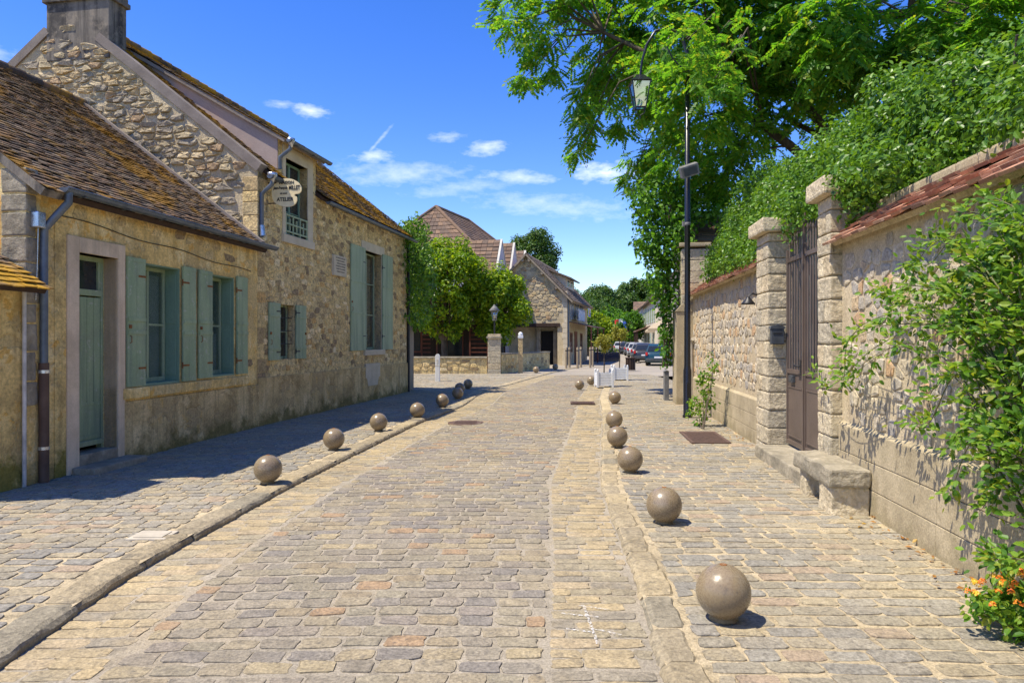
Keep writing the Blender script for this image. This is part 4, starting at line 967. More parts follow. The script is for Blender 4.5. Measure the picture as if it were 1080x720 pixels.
# engraved stone plaque (its lines of lettering are too small to read: shallow worn grooves)
pu = empty('wall_plaque', (h2.location + Matrix.Rotation(A2, 3, 'Z') @ Vector((V_(16.80), 0, 0))), A2, 'pale stone plaque with worn lettering on the tall house wall', 'plaque')
q = MB(); q.box(0, .74, -.075, .0, 3.17, 3.66, b=.012); q.build('slab', 'pale_dressing', pu)
for k in range(6):
    q = MB(); zz = 3.585 - .065 * k; a = .09 + .03 * (k % 3)
    while a < .64 - .04 * (k % 2):
        l_ = .02 + .05 * rnd.random(); q.box(a, min(a + l_, .68), -.0775, -.074, zz, zz + .028); a += l_ + .014
    q.build('worn_line', 'chimney_render', pu)

# hanging palette shaped sign
sg = empty('hanging_sign', (h2.location + Matrix.Rotation(A2, 3, 'Z') @ Vector((.40, 0, 0))), A2 - math.pi / 2, 'cream palette shaped sign reading MAISON MILLET ATELIER hung from two iron bars', 'sign')
# local: x outwards into the street (camera right), y along the street, z up
q = MB(); q.tube([(.0, 0, 4.70), (.2, 0, 4.70)], .011, 7); q.build('bracket', 'dark_iron', sg); q = MB(); q.tube([(.0, 0, 4.30), (.2, 0, 4.30)], .011, 7); q.build('bracket', 'dark_iron', sg)
outl = []
ctr = [(.08, 4.50), (.10, 4.62), (.20, 4.71), (.30, 4.765), (.42, 4.775), (.54, 4.745), (.64, 4.68), (.695, 4.59), (.685, 4.51), (.63, 4.47), (.565, 4.465), (.555, 4.435), (.60, 4.41), (.60, 4.33), (.55, 4.26), (.45, 4.225), (.33, 4.235), (.18, 4.285), (.10, 4.38)]
n = len(ctr)
for i in range(n):
    p0, p1, p2, p3 = [Vector(ctr[(i + k) % n]) for k in (-1, 0, 1, 2)]
    for t_ in (0, .34, .67):
        t2, t3 = t_ * t_, t_ ** 3
        outl.append(tuple(.5 * ((2 * p1) + (p2 - p0) * t_ + (2 * p0 - 5 * p1 + 4 * p2 - p3) * t2 + (3 * p1 - p0 - 3 * p2 + p3) * t3)))
q = MB(); q.prism(outl, lambda a, b, d: (a, d, b), -.012, .012); bd = q.build('board', 'sign_cream', sg)
def lettering(txt, size, x, z, parent, y=-.0165, mat='dark_iron', name='lettering', align='CENTER', shear=0.0, sx=1.0, rz=0.0):
    cu = bpy.data.curves.new('lettering', 'FONT'); cu.body = txt; cu.size = size; cu.align_x = align; cu.extrude = .002; cu.shear = shear; cu.resolution_u = 3; cu.offset = size * .022
    tmp = bpy.data.objects.new('lettering', cu); col.objects.link(tmp)
    dg = bpy.context.evaluated_depsgraph_get(); me = bpy.data.meshes.new_from_object(tmp.evaluated_get(dg)); bpy.data.objects.remove(tmp)
    me.materials.clear(); me.materials.append(M[mat])
    o = bpy.data.objects.new(name, me); col.objects.link(o); o.parent = parent
    o.location = (x, y, z); o.rotation_euler = (R(90), 0, rz); o.scale = (sx, 1, 1); return o
lettering('MAISON', .082, .39, 4.668, bd); lettering('Jean-Fran\u00e7ois', .082, .265, 4.568, bd, shear=.2, sx=.66); lettering('MILLET', .115, .552, 4.555, bd, sx=.66)
lettering('et son', .058, .33, 4.470, bd); lettering('ATELIER', .105, .36, 4.335, bd, sx=.9)
# ------------------------------------------------------------------ right: garden walls, gate, bench
AR = math.atan2(-1, -.105); kr = 1.0055
def right_frame(name, Y, label, cat, group=None): return empty(name, (wall_r(Y), Y, 0), AR, label, cat, group)
def rough_block(mb, x0, x1, y0, y1, z0, z1, amp, m=0, seed=0, cuts=4, bev=.02):
    bm = bmesh.new(); bmesh.ops.create_cube(bm, size=1)
    for q in bm.verts: q.co = Vector(((x0 + x1) / 2 + q.co.x * (x1 - x0), (y0 + y1) / 2 + q.co.y * (y1 - y0), (z0 + z1) / 2 + q.co.z * (z1 - z0)))
    bmesh.ops.bevel(bm, geom=bm.edges[:], offset=bev, segments=2, affect='EDGES', profile=.6)
    bmesh.ops.subdivide_edges(bm, edges=[e for e in bm.edges if e.calc_length() > .06], cuts=cuts, use_grid_fill=True)
    for q in bm.verts:
        n = noise.noise_vector(q.co * 7 + Vector((seed * 3.7, 0, 0))) * .7 + noise.noise_vector(q.co * 17 + Vector((0, seed * 2.1, 0))) * .4
        q.co += n * amp
    bm.verts.index_update(); mb.add([q.co.copy() for q in bm.verts], [[q.index for q in f.verts] for f in bm.faces], m, False); bm.free()
def garden_wall(name, Y, L, ez, pz, label, seed, su=.165, sz=.13):
    root = right_frame(name, Y, label, 'wall', 'garden walls of rubble stone')
    w = MB(); w.box(0, L, 0, .42, -.25, ez + .06)
    rubble(w, (0, L, pz, ez), su, sz, lambda u, z: .04 < u < L - .04 and pz + .02 < z < ez - .03, facade_fn, 1, .11, .013, .10, seed=seed, jit=.42, rough=.35)
    w.build('wall', ['garden_mortar', 'garden_stone'], root)
    p = MB(); zs = [-.2, pz * .32, pz * .65, pz]
    for a, b in zip(zs, zs[1:]):
        u = 0
        while u < L:
            e = min(L, u + 2.1 + .5 * rnd.random()); p.box(u + .001, e - .002, -.04, .02, a + .001, b - .004, b=.008); u = e
    p.prism([(-.036, pz - .004), (.02, pz - .004), (.02, pz + .05)], lambda a, b, d: (d, a, b), 0.01, L - .01)
    p.build('plinth', 'cement_plinth', root)
    c = MB(); zf = lambda y: ez + .095 + .76 * y
    slope_slab(c, 0, L, -.11, zf(-.11), .24, zf(.24), .05, 0); slope_slab(c, 0, L, .62, zf(-.11), .24, zf(.24), .05, 0)
    tiles(c, 0, L, -.16, zf, .25, .10, .19, .026, m=1, seed=seed + 50, lift=.014, jag=.022); tiles(c, 0, L, .66, lambda y: zf(.5 - y), .25, .105, .20, .02, m=1, seed=seed + 51, lift=.012)
    c.build('coping', ['garden_mortar', 'red_tile'], root)
    r_ = MB(); u = 0
    while u < L:
        e = min(L, u + .9 + .4 * rnd.random()); r_.box(u, e - .006, .15, .35, zf(.24) - .02, zf(.24) + .075, b=.025); u = e
    r_.build('ridge', 'cement_plinth', root)
    return root
near_wall = garden_wall('garden_wall', 7.49, 6.6, 2.66, .77, 'rubble garden wall with red tile coping on the near right, behind bench and rose', 61)
far_wall = garden_wall('garden_wall', 18.0, 7.2, 2.74, .70, 'rubble garden wall with red tile coping beyond the gate, behind the lamp post', 62, .18, .14)

def gate_post(Y, u0, u1, label, seed, top=3.17):
    root = right_frame('gate_post', Y, label, 'gate post', 'stone gate posts')
    s = MB(); z = -.1; i = 0; r = random.Random(seed)
    while z < top - .02:
        h = min(.225 + .03 * r.random(), top - z); o = .006 * (i % 2)
        if top - (z + h) < .1: h = top - z
        if i % 2: rough_block(s, u0, u1, -.12, .42, z + .004, z + h - .006, .012, 0, seed + i, 3, .022)
        else:
            c = u0 + (u1 - u0) * (.4 + .2 * r.random()); rough_block(s, u0 + .004, c - .004, -.12, .42, z + .004, z + h - .006, .012, 0, seed + i, 3, .02); rough_block(s, c + .004, u1 - .004, -.12, .42, z + .004, z + h - .006, .012, 0, seed + i + 40, 3, .02)
        z += h; i += 1
    s.box(u0 + .03, u1 - .03, -.09, .39, -.1, top)
    s.build('shaft', 'post_stone', root)
    c = MB(); rough_block(c, u0 - .10, u1 + .10, -.22, .52, top + .002, top + .20, .010, 0, seed + 90, 4, .03); c.build('cap', 'post_stone', root)
    return root
gate_post(10.08, -.70, 0, 'rough stone gate post carrying a grey letter box, left of the gate', 5)
gate_post(7.49, -.43, -.002, 'rough stone gate post at the right of the gate beside the bench', 9)

st = right_frame('door_step', 7.49, 'long stone step below the metal gate', 'step')
q = MB(); rough_block(q, -2.60, -.02, -.30, .30, -.1, .165, .008, 0, 3, 6, .02); q.build('slab', 'old_stone', st)

gt = right_frame('metal_gate', 7.49, 'tall grey brown metal gate of two leaves with bars over solid panels', 'gate')
def leaf(u0, u1, seed):
    y = .12; f = MB()
    f.box(u0, u0 + .05, y, y + .05, .20, 2.90, b=.004); f.box(u1 - .05, u1, y, y + .05, .20, 2.90, b=.004)
    for zz in (.20, 1.18, 2.72): f.box(u0 + .05, u1 - .05, y + .002, y + .048, zz, zz + .06, b=.004)
    lf = f.build('gate_leaf', 'gate_paint', gt)
    p = MB(); p.box(u0 + .05, u1 - .05, y + .018, y + .03, .26, 1.18); p.box(u0 + .10, u1 - .10, y + .006, y + .018, .32, 1.0, b=.005)
    for a, b, c, d in ((u0 + .10, u1 - .10, .315, .335), (u0 + .10, u1 - .10, .985, 1.005)): p.box(a, b, y - .002, y + .006, c, d, b=.002)
    p.build('panel', 'gate_paint', lf)
    n = max(4, int((u1 - u0 - .1) / .105))
    for k in range(n):
        uu = u0 + .05 + (u1 - u0 - .1) * (k + .5) / n; b = MB()
        h = 2.92 + .16 * (1 - abs((k + .5) / n - (1 if seed == 1 else 0)))
        b.tube([(uu, y + .025, 1.24), (uu, y + .025, h)], .014, 7); b.tube([(uu, y + .025, h), (uu, y + .025, h + .03), (uu, y + .025, h + .12)], [.014, .022, .002], 7)
        b.build('bar', 'gate_paint', lf)
    return lf
l1 = leaf(-2.57, -1.752, 1); l2 = leaf(-1.748, -.46, 2)
q = MB(); q.box(-1.775, -1.725, .10, .119, .20, 2.98, b=.004); q.tube([(-1.75, .13, 2.9), (-1.75, .13, 3.12), (-1.75, .13, 3.16), (-1.75, .13, 3.22), (-1.75, .13, 3.42)], [.028, .024, .05, .026, .003], 9); q.build('meeting_stile', 'gate_paint', gt)
q = MB(); q.box(-2.36, -2.18, .095, .136, 1.06, 1.16, b=.006); q.box(-2.33, -2.21, .088, .096, 1.085, 1.13); q.build('letter_slot', 'grey_plastic', gt)
q = MB(); q.tube([(-1.86, .115, 1.30), (-1.86, .06, 1.30), (-1.98, .06, 1.30)], .012, 7); q.box(-1.89, -1.83, .108, .119, 1.18, 1.38, b=.003); q.build('handle', 'dark_iron', gt)

lb = right_frame('letter_box', 10.08, 'small dark grey letter box fixed to the left gate post', 'letter box')
q = MB(); q.box(.015, .10, -.10, .08, 1.58, 1.80, b=.012); q.prism([(-.11, 1.80), (.09, 1.80), (.08, 1.835), (-.01, 1.86), (-.10, 1.835)], lambda a, b, d: (d, a, b), .012, .108); q.build('box', 'grey_plastic', lb)
q = MB(); q.box(.10, .106, -.07, .05, 1.72, 1.745); q.build('slot', 'dark_iron', lb)
wl = right_frame('wall_lamp', 10.95, 'small dark downward wall lamp on the far garden wall beside the gate post', 'lamp')
q = MB(); q.box(-.05, .05, -.03, .0, 1.98, 2.36, b=.01); q.tube([(0, -.02, 2.32), (0, -.14, 2.36), (0, -.20, 2.30)], .014, 7); q.build('bracket', 'dark_iron', wl)
q = MB(); q.lathe([(.02, .12), (.03, .10), (.10, .02), (.105, .0), (.09, .005), (0, .05)], (0, -.20, 2.19), 16); q.build('shade', 'dark_iron', wl)

bn = right_frame('stone_bench', 7.49, 'rough weathered stone bench against the right garden wall', 'bench')
q = MB(); rough_block(q, -.26, .90, -.42, -.045, .262, .438, .024, 0, 4, 7, .025); q.build('seat', 'old_stone', bn)
q = MB(); rough_block(q, .48, .86, -.39, -.05, -.06, .268, .016, 0, 6, 5, .02); q.build('leg', 'gable_stone', bn).data.materials[0] = M['post_stone']
q = MB(); rough_block(q, -.22, .02, -.37, -.05, -.06, .268, .014, 0, 8, 5, .02); q.build('leg', 'post_stone', bn)

# pier at the far end of the wall, outbuilding behind it
pi = right_frame('wall_pier', 18.75, 'tall pale rendered wall pier with stepped top behind the lamp post', 'pier')
q = MB(); q.box(0, .75, -.42, .42, -.2, 2.36, b=.02); q.prism([(-.44, 2.36), (.42, 2.36), (.42, 2.58), (-.29, 2.52)], lambda a, b, d: (d, a, b), -.02, .77); q.build('base', 'cement_plinth', pi)
q = MB(); z = 2.5; i = 0
while z < 3.95: rough_block(q, .03, .72, -.28, .40, z, z + .285, .008, 0, 70 + i, 3, .02); z += .29; i += 1
q.build('upper_pier', 'post_stone', pi)
q = MB(); rough_block(q, -.03, .78, -.34, .46, 4.0, 4.10, .006, 0, 88, 3, .02); q.build('cap', 'cement_plinth', pi)
q = MB(); q.tube([(.95, -.06, 0), (.95, -.06, 1.5), (.98, -.06, 1.62), (1.08, -.05, 1.66)], .045, 9); pp = q.build('standpipe', 'concrete_pale'); pp.location = pi.location; pp.rotation_euler.z = AR
tag(pp, 'pale pipe standing at the foot of the far garden wall behind the lamp', 'pipe')
ub = right_frame('utility_box', 19.3, 'narrow grey utility box left of the wall pier', 'cabinet')
q = MB(); q.box(-.2, .1, -.58, -.46, 0, .78, b=.01); q.prism([(-.60, .78), (-.44, .78), (-.52, .82)], lambda a, b, d: (d, a, b), -.22, .12); q.build('cabinet', 'lamp_grey', ub)
ob = empty('garden_outbuilding', (4.80, 19.4, 0), R(-6), 'stone garden outbuilding half hidden by leaves behind the far wall', 'building')
q = MB(); q.box(0, 3.6, 0, 3, -.1, 4.4); rubble(q, (0, 3.6, 2.2, 4.4), .55, .16, lambda u, z: .03 < u < 3.5 and 2.2 < z < 4.36, facade_fn, 1, .08, .05, .05, seed=77, jit=.2, rough=.8); q.build('wall', ['gable_mortar', 'gable_stone'], ob)
q = MB(); zf = lambda y: 4.42 + .6 * y
slope_slab(q, -.1, 3.7, -.2, zf(-.2), 1.6, zf(1.6), .06, 0); slope_slab(q, -.1, 3.7, 3.4, zf(-.2), 1.6, zf(1.6), .06, 0); tiles(q, -.1, 3.7, -.25, zf, 1.62, .2, .25, m=1, seed=78); q.build('roof', ['dark_wood', 'far_tile'], ob)

# ------------------------------------------------------------------ lamp post
lp = empty('street_lamp', (3.70, 15.0, 0), 0, 'tall black lamp post with curved arm and glass lantern on the right pavement', 'street lamp')
q = MB(); q.lathe([(.10, -.02), (.10, .05), (.085, .07), (.085, 1.0), (.075, 1.03), (.068, 1.1), (.064, 2.3), (.06, 2.32), (.058, 4.0), (.064, 4.02), (.064, 4.10), (.056, 4.12), (.048, 7.4), (.0, 7.42)], n=20); q.box(-.03, .03, -.091, -.08, .45, .75, b=.004)
q.build('post', 'black_paint', lp)
q = MB(); q.lathe([(.066, 0), (.070, .01), (.070, .05), (.066, .06)], (0, 0, 4.05), 18); q.box(-.11, -.06, -.03, .03, 4.03, 4.13, b=.008); q.build('collar', 'lamp_grey', lp)
q = MB(); pts = [(0, 0, 7.2), (-.01, 0, 7.7), (-.12, 0, 8.05), (-.40, 0, 8.24), (-.68, 0, 8.14), (-.86, 0, 7.86), (-.96, 0, 7.5), (-1.0, 0, 7.15)]
q.tube(pts, [.045, .042, .038, .034, .03, .028, .026, .026], 10); q.tube([(-.04, 0, 7.3), (-.3, 0, 7.55), (-.45, 0, 7.85), (-.38, 0, 8.05), (-.28, 0, 7.98)], .016, 8); q.build('arm', 'black_paint', lp)
lan = MB(); cx = -1.0; zt, zb = 7.05, 6.52
a, b = .19, .105
for sx in (-1, 1):
    for sy in (-1, 1): lan.tube([(cx + sx * b, sy * b, zb), (cx + sx * a, sy * a, zt)], .013, 6)
for (r_, z) in ((b, zb), (a, zt)):
    for (p0, p1) in (((-1, -1), (1, -1)), ((1, -1), (1, 1)), ((1, 1), (-1, 1)), ((-1, 1), (-1, -1))): lan.tube([(cx + p0[0] * r_, p0[1] * r_, z), (cx + p1[0] * r_, p1[1] * r_, z)], .014, 6)
lan.add([(cx - a - .03, -a - .03, zt), (cx + a + .03, -a - .03, zt), (cx + a + .03, a + .03, zt), (cx - a - .03, a + .03, zt), (cx - .07, -.07, zt + .16), (cx + .07, -.07, zt + .16), (cx + .07, .07, zt + .16), (cx - .07, .07, zt + .16)],
        [(0, 1, 5, 4), (1, 2, 6, 5), (2, 3, 7, 6), (3, 0, 4, 7), (4, 5, 6, 7), (3, 2, 1, 0)])
for s_ in (-1, 1): lan.tube([(cx + s_ * b, 0, zb), (cx + s_ * .09, 0, zb - .10), (cx, 0, zb - .16)], .011, 6)
lan.tube([(cx, 0, zb - .24), (cx, 0, zb - .19), (cx, 0, zb - .15)], [.002, .022, .01], 8)
ln = lan.build('lantern', 'black_paint', lp)
q = MB()
for (p0, p1) in (((-1, -1), (1, -1)), ((1, -1), (1, 1)), ((1, 1), (-1, 1)), ((-1, 1), (-1, -1))):
    q.add([(cx + p0[0] * b * .98, p0[1] * b * .98, zb), (cx + p1[0] * b * .98, p1[1] * b * .98, zb), (cx + p1[0] * a * .98, p1[1] * a * .98, zt), (cx + p0[0] * a * .98, p0[1] * a * .98, zt)], [(0, 1, 2, 3)])
q.build('lantern_glass', 'lantern_glass', ln)
sp = empty('floodlight', (3.70, 14.9, 5.22), 0, 'grey box floodlight clamped tilted on the black lamp post', 'floodlight')
mt_ = Matrix.Rotation(R(-18), 4, 'Y') @ Matrix.Rotation(R(20), 4, 'X')
q = MB(); q.box(-.24, .14, -.26, -.08, -.12, .12, b=.02, mat=mt_); q.build('housing', 'lamp_grey', sp)
q = MB(); q.box(-.19, .09, -.272, -.259, -.08, .08, mat=mt_); q.build('lens', 'grey_plastic', sp)
q = MB(); q.tube([(0, -.1, -.02), (0, .0, -.02)], .025, 8); q.lathe([(.056, -.05), (.075, -.05), (.075, .05), (.056, .05)], (0, .1, -.02), 16); q.build('clamp', 'dark_iron', sp)

# ------------------------------------------------------------------ greenery on the right
def wall_pt(Y, out, z): return np.array((wall_r(Y) - out * .994, Y - out * .10, z))
def interp_list(tab, x): return interp(tab, x)
# clipped evergreen growing over the wall
hz = [(1.5, 3.5), (4.5, 3.5), (5.5, 3.6), (6.6, 3.95), (7.6, 4.1), (8.6, 4.05), (9.3, 3.85), (10, 4.0), (13, 4.42), (15.5, 4.4), (16.5, 4.1)]
cs, rs = [], []; Y = 1.6
npr = np.random.RandomState(5)
while Y < 16.2:
    zt = interp(hz, Y) + .06 * math.sin(Y * 1.9 + .6) + .07 * math.sin(Y * 4.3)
    zb = 3.12 if not (7.3 < Y < 10.2) else 3.3
    for zz in np.arange(zb, zt, .22):
        f_ = (zz - zb) / max(.3, zt - zb); out = -((.48 if Y < 6.8 else .28) + .4 * f_ ** 1.3) + .08 * npr.randn()
        if 7.0 < Y < 9.0 and zz < 3.5: out = -.25 + .08 * npr.randn()
        cs.append(wall_pt(Y + .1 * npr.randn(), out, zz + .08 * npr.randn())); rs.append(.26 + .14 * npr.rand())
    for k in range(4): cs.append(wall_pt(Y + .1 * npr.randn(), -.62 - .3 * k, zt + .02 + .14 * npr.randn())); rs.append(.3 + .12 * npr.rand())
    Y += .21
# a lobe falling over the coping next to the right gate post
for k in range(9): cs.append(wall_pt(7.35 - .13 * k, .02 + .05 * npr.randn(), 3.22 - .01 * k + .12 * npr.randn())); rs.append(.22)
for k in range(16): cs.append(wall_pt(11.0 + .32 * k, -.1 + .08 * npr.randn(), 3.15 + .14 * npr.randn())); rs.append(.24)
V, F = clump_leaves(cs, rs, 2300, .062, up=.35, leaf=LEAF6, droop=.15, shell=.5)
hd = empty('hedge', (wall_r(8) + .6, 8, 0), 0, 'dense glossy evergreen hedge rising above the right garden wall', 'hedge')
o = np_mesh('foliage', V - np.array(hd.location), F, 'leaf_hedge', hd)
q = MB()
for k in range(26):
    Y = 1.8 + k * .56; p0 = Vector(wall_pt(Y, -.9, .0)) - hd.location; p1 = Vector(wall_pt(Y + .1, -.8, 2.6)) - hd.location; p2 = Vector(wall_pt(Y + .2 * npr.randn(), -.5, 3.9)) - hd.location
    q.tube([p0, p1, p2], [.05, .04, .012], 6)
q.build('stems', 'bark', hd)

# ivy falling beside the pier
cs, rs = [], []
for (px, py, r_) in [(700, 200, .6), (682, 205, .5), (720, 210, .6), (690, 222, .55), (710, 225, .6), (680, 232, .42), (700, 242, .6), (716, 248, .5), (684, 252, .45), (700, 262, .55), (688, 270, .42), (710, 272, .45), (680, 264, .3), (698, 284, .5), (708, 292, .42), (690, 296, .36), (702, 306, .42),
                     (695, 314, .3), (708, 318, .32), (702, 330, .32), (705, 345, .3), (703, 358, .28), (705, 372, .27), (702, 383, .18), (700, 350, .2), (699, 370, .16), (725, 235, .4), (740, 225, .45), (760, 222, .4), (775, 232, .4), (775, 250, .35), (770, 268, .3), (672, 256, .2), (676, 215, .4)]:
    p = spot(px, py, 18.7 + (.5 if px > 715 else 0) + .3 * npr.randn()); cs.append(np.array(p)); rs.append(r_)
V, F = clump_leaves(cs, rs, 900, .125, up=.3, leaf=LEAF6, droop=.5, shell=.3)
iv = empty('ivy', tuple(spot(706, 420, 18.7)), 0, 'bright green ivy hanging in a long column left of the wall pier', 'ivy')
np_mesh('foliage', V - np.array(iv.location), F, 'leaf_ivy', iv)
q = MB()
for k in range(6):
    pts = [Vector(spot(703 + (k - 3) * 1.5 + 2 * math.sin(j + k), 386 - j * 17, 18.75)) - iv.location for j in range(11)]
    q.tube(pts, .014, 5)
q.build('stems', 'bark', iv)

# climbing rose over the near wall
npr = np.random.RandomState(17)
rs_ = right_frame('rose_bush', 5.0, 'climbing rose with arching stems sprawling over the near right wall', 'rose')
rinv = Matrix.Rotation(-AR, 4, 'Z') @ Matrix.Translation(-Vector(rs_.location))
def rose_pt(px, py, out):
    a = (px - 540) / 750; Y = (2.692 - out) / (a - .105)
    return np.array((a * Y, Y, 1.65 + (358 - py) / 750 * Y))
stems = [[(1100, 560), (1085, 430), (1060, 330), (1015, 250), (985, 258), (960, 290)], [(1105, 560), (1070, 440), (1010, 370), (950, 330), (905, 345), (885, 372)], [(1105, 580), (1060, 480), (1000, 400), (950, 372), (905, 392)],
         [(1110, 560), (1090, 400), (1075, 290), (1040, 235), (1000, 226)], [(1100, 520), (1050, 430), (1010, 400), (985, 420), (975, 440)], [(1110, 600), (1075, 520), (1050, 480), (1035, 520), (1040, 545)],
         [(1100, 500), (1060, 400), (1030, 330), (990, 310), (940, 300), (915, 318)], [(1110, 560), (1085, 500), (1060, 470), (1030, 445), (1020, 470)], [(1105, 480), (1080, 380), (1050, 300), (1020, 275), (985, 245)], [(1110, 450), (1095, 330), (1080, 250), (1060, 222), (1040, 215)],
         [(1105, 520), (1065, 400), (1000, 350), (930, 365), (890, 392), (876, 398)], [(1100, 470), (1050, 380), (985, 330), (935, 320)], [(1110, 560), (1060, 450), (1015, 470), (1000, 500)], [(1112, 640), (1090, 600), (1062, 588), (1048, 590)]]
P, D, Uu, S = [], [], [], []; sm = MB()
def bez(pts, n):
    out = []
    for i in range(len(pts) - 1):
        p0, p1, p2, p3 = pts[max(0, i - 1)], pts[i], pts[i + 1], pts[min(len(pts) - 1, i + 2)]
        for k in range(n):
            t = k / n; out.append(.5 * ((2 * p1) + (p2 - p0) * t + (2 * p0 - 5 * p1 + 4 * p2 - p3) * t * t + (3 * p1 - p0 - 3 * p2 + p3) * t ** 3))
    out.append(pts[-1]); return out
for j, s_ in enumerate(stems):
    for v_ in range(2):
        base = [rose_pt(px + npr.randn() * 9 * (i > 0), py + npr.randn() * 8 * (i > 0), (.14 + .22 * math.sin(math.pi * min(1, i / (len(s_) - 1))) + .05 * npr.rand()) if i else .25) for i, (px, py) in enumerate(s_)]
        cv = bez(base, 8); sm.tube([tuple(rinv @ Vector(p)) for p in cv], [.007 * (1 - .75 * i / len(cv)) for i in range(len(cv))], 5)
        for i, p in enumerate(cv):
            t = i / len(cv); n = npr.poisson(1.15 if t > .25 else .5)
            d = (cv[min(i + 1, len(cv) - 1)] - cv[max(0, i - 1)]); d /= max(1e-6, np.linalg.norm(d))
            for _ in range(n):
                dd = d * .5 + npr.normal(size=3) * .6 + np.array((-.35, -.15, 0)); dd /= np.linalg.norm(dd); ln_ = .05 + .07 * npr.rand()
                for l in range(5):
                    q_ = p + dd * ln_ * (.4 + .3 * (l // 2 + (l == 4))) + (np.cross(dd, (0, 0, 1)) * .018 * (1 if l % 2 else -1) if l < 4 else dd * .02)
                    P.append(q_); D.append(dd + np.cross(dd, (0, 0, 1)) * (.9 if l % 2 else -.9) * (l < 4)); Uu.append(np.array((-.6, -.35, .9)) + npr.normal(size=3) * .45); S.append(.04 + .022 * npr.rand())
# dense heart of the bush
for (px, py, r_, n) in [(1060, 300, .22, 60), (1030, 330, .2, 56), (1065, 385, .24, 76), (1000, 300, .14, 24), (1040, 280, .16, 30), (1070, 260, .16, 30), (1015, 290, .14, 16), (1080, 440, .18, 34), (1045, 425, .14, 14), (1078, 340, .22, 46), (1085, 262, .18, 34), (1050, 262, .12, 18), (1120, 420, .32, 100), (1130, 300, .32, 100), (1150, 430, .3, 60)]:
    c = rose_pt(px, py, .24)
    for _ in range(n):
        dd = npr.normal(size=3); dd /= np.linalg.norm(dd); q0 = c + dd * r_ * npr.rand() ** .5 * np.array((.65, 1, 1)); a = npr.normal(size=3); a[2] -= .3; a /= np.linalg.norm(a)
        for l in range(5):
            P.append(q0 + a * .03 * (l // 2) + (np.cross(a, (0, 0, 1)) * .02 * (1 if l % 2 else -1) if l < 4 else a * .02)); D.append(a + np.cross(a, (0, 0, 1)) * (.9 if l % 2 else -.9) * (l < 4)); Uu.append(np.array((-.6, -.35, .9)) + npr.normal(size=3) * .5); S.append(.044 + .022 * npr.rand())
V, F = scatter(np.array(P), np.array(D), np.array(Uu), np.array(S), LEAF6)
V4 = (np.c_[V, np.ones(len(V))] @ np.array(rinv).T)[:, :3]
np_mesh('foliage', V4, F, 'leaf_rose', rs_); sm.build('stems', 'stem_green', rs_)

# young climber at the wall foot by the lamp
cl = empty('climbing_plant', tuple(spot(741, 458, 13.0)), 0, 'small leafy climber at the foot of the far garden wall near the metal plate', 'plant')
cs, rs = [], []
for (px, py, r_) in [(741, 436, .14), (735, 425, .13), (748, 425, .14), (730, 434, .10), (742, 412, .14), (748, 400, .12), (752, 388, .11), (744, 395, .1), (738, 402, .09), (750, 376, .07), (736, 446, .08), (728, 424, .06)]:
    cs.append(np.array(spot(px, py, 13.5 + .1 * npr.randn()))); rs.append(r_)
V, F = clump_leaves(cs, [1.35 * r_ for r_ in rs], 2000, .07, up=.4, leaf=LEAF6, droop=.3, shell=.2); np_mesh('foliage', V - np.array(cl.location), F, 'leaf_rose', cl)
q = MB()
for (px, py) in ((735, 425), (748, 400), (752, 388), (742, 412)): q.tube([(0, 0, -.02), (Vector(spot((741 + px) / 2, (458 + py) / 2 + 3, 13.2)) - cl.location), (Vector(spot(px, py, 13.5)) - cl.location)], [.012, .009, .004], 5)
q.build('stems', 'bark', cl)

# lantana bush in the corner
la = empty('flower_bush', (2.85, 3.95, 0), 0, 'small bush of orange and yellow flowers at the wall foot in the front right corner', 'flower')
npr = np.random.RandomState(23); cs, rs = [], []
for k in range(46):
    a = npr.rand() * 6.28; rr = .26 * npr.rand() ** .6; cs.append(np.array((rr * math.cos(a), rr * math.sin(a), .05 + .23 * (1 - (rr / .33) ** 2) * npr.rand() ** .4))); rs.append(.075)
V, F = clump_leaves(cs, rs, 4600, .046, up=.7, leaf=LEAF6, droop=.1, shell=.2); np_mesh('foliage', V, F, 'leaf_rose', la)
for nm, k_, m_ in (('flower', 44, 'petal_orange'), ('flower', 22, 'petal_yellow')):
    for _ in range(k_):
        a = npr.rand() * 6.28; rr = .28 * npr.rand() ** .5; c = np.array((rr * math.cos(a), rr * math.sin(a), .10 + .24 * (1 - (rr / .34) ** 2) + .03 * npr.rand())); n = 26
        d = npr.normal(size=(n, 3)); d[:, 2] = np.abs(d[:, 2]); d /= np.linalg.norm(d, axis=1, keepdims=True)
        V, F = scatter(c + d * .016, np.cross(d, npr.normal(size=(n, 3))), d, np.full(n, .016)); np_mesh(nm, V, F, m_, la)
q = MB()
for c in cs[::3]: q.tube([(0, 0, -.02), tuple(c * .5), tuple(c)], [.008, .006, .003], 5)
q.build('stems', 'stem_green', la)
# fallen leaves along the wall foot
P, D, Uu, S = [], [], [], []
for k in range(150):
    Y = 3.6 + 11 * npr.rand() ** 1.3; out = abs(npr.randn()) * .12 + .05; p = wall_pt(Y, out, .012 + .01 * npr.rand()); P.append(p); D.append(npr.normal(size=3) * (1, 1, .15)); Uu.append(np.array((0, 0, 1)) + npr.normal(size=3) * .3); S.append(.03 + .03 * npr.rand())
V, F = scatter(np.array(P), np.array(D), np.array(Uu), np.array(S)); tag(np_mesh('fallen_leaves', V, F, 'leaf_dry'), 'dry fallen leaves scattered along the foot of the right wall', 'leaves', kind='stuff')

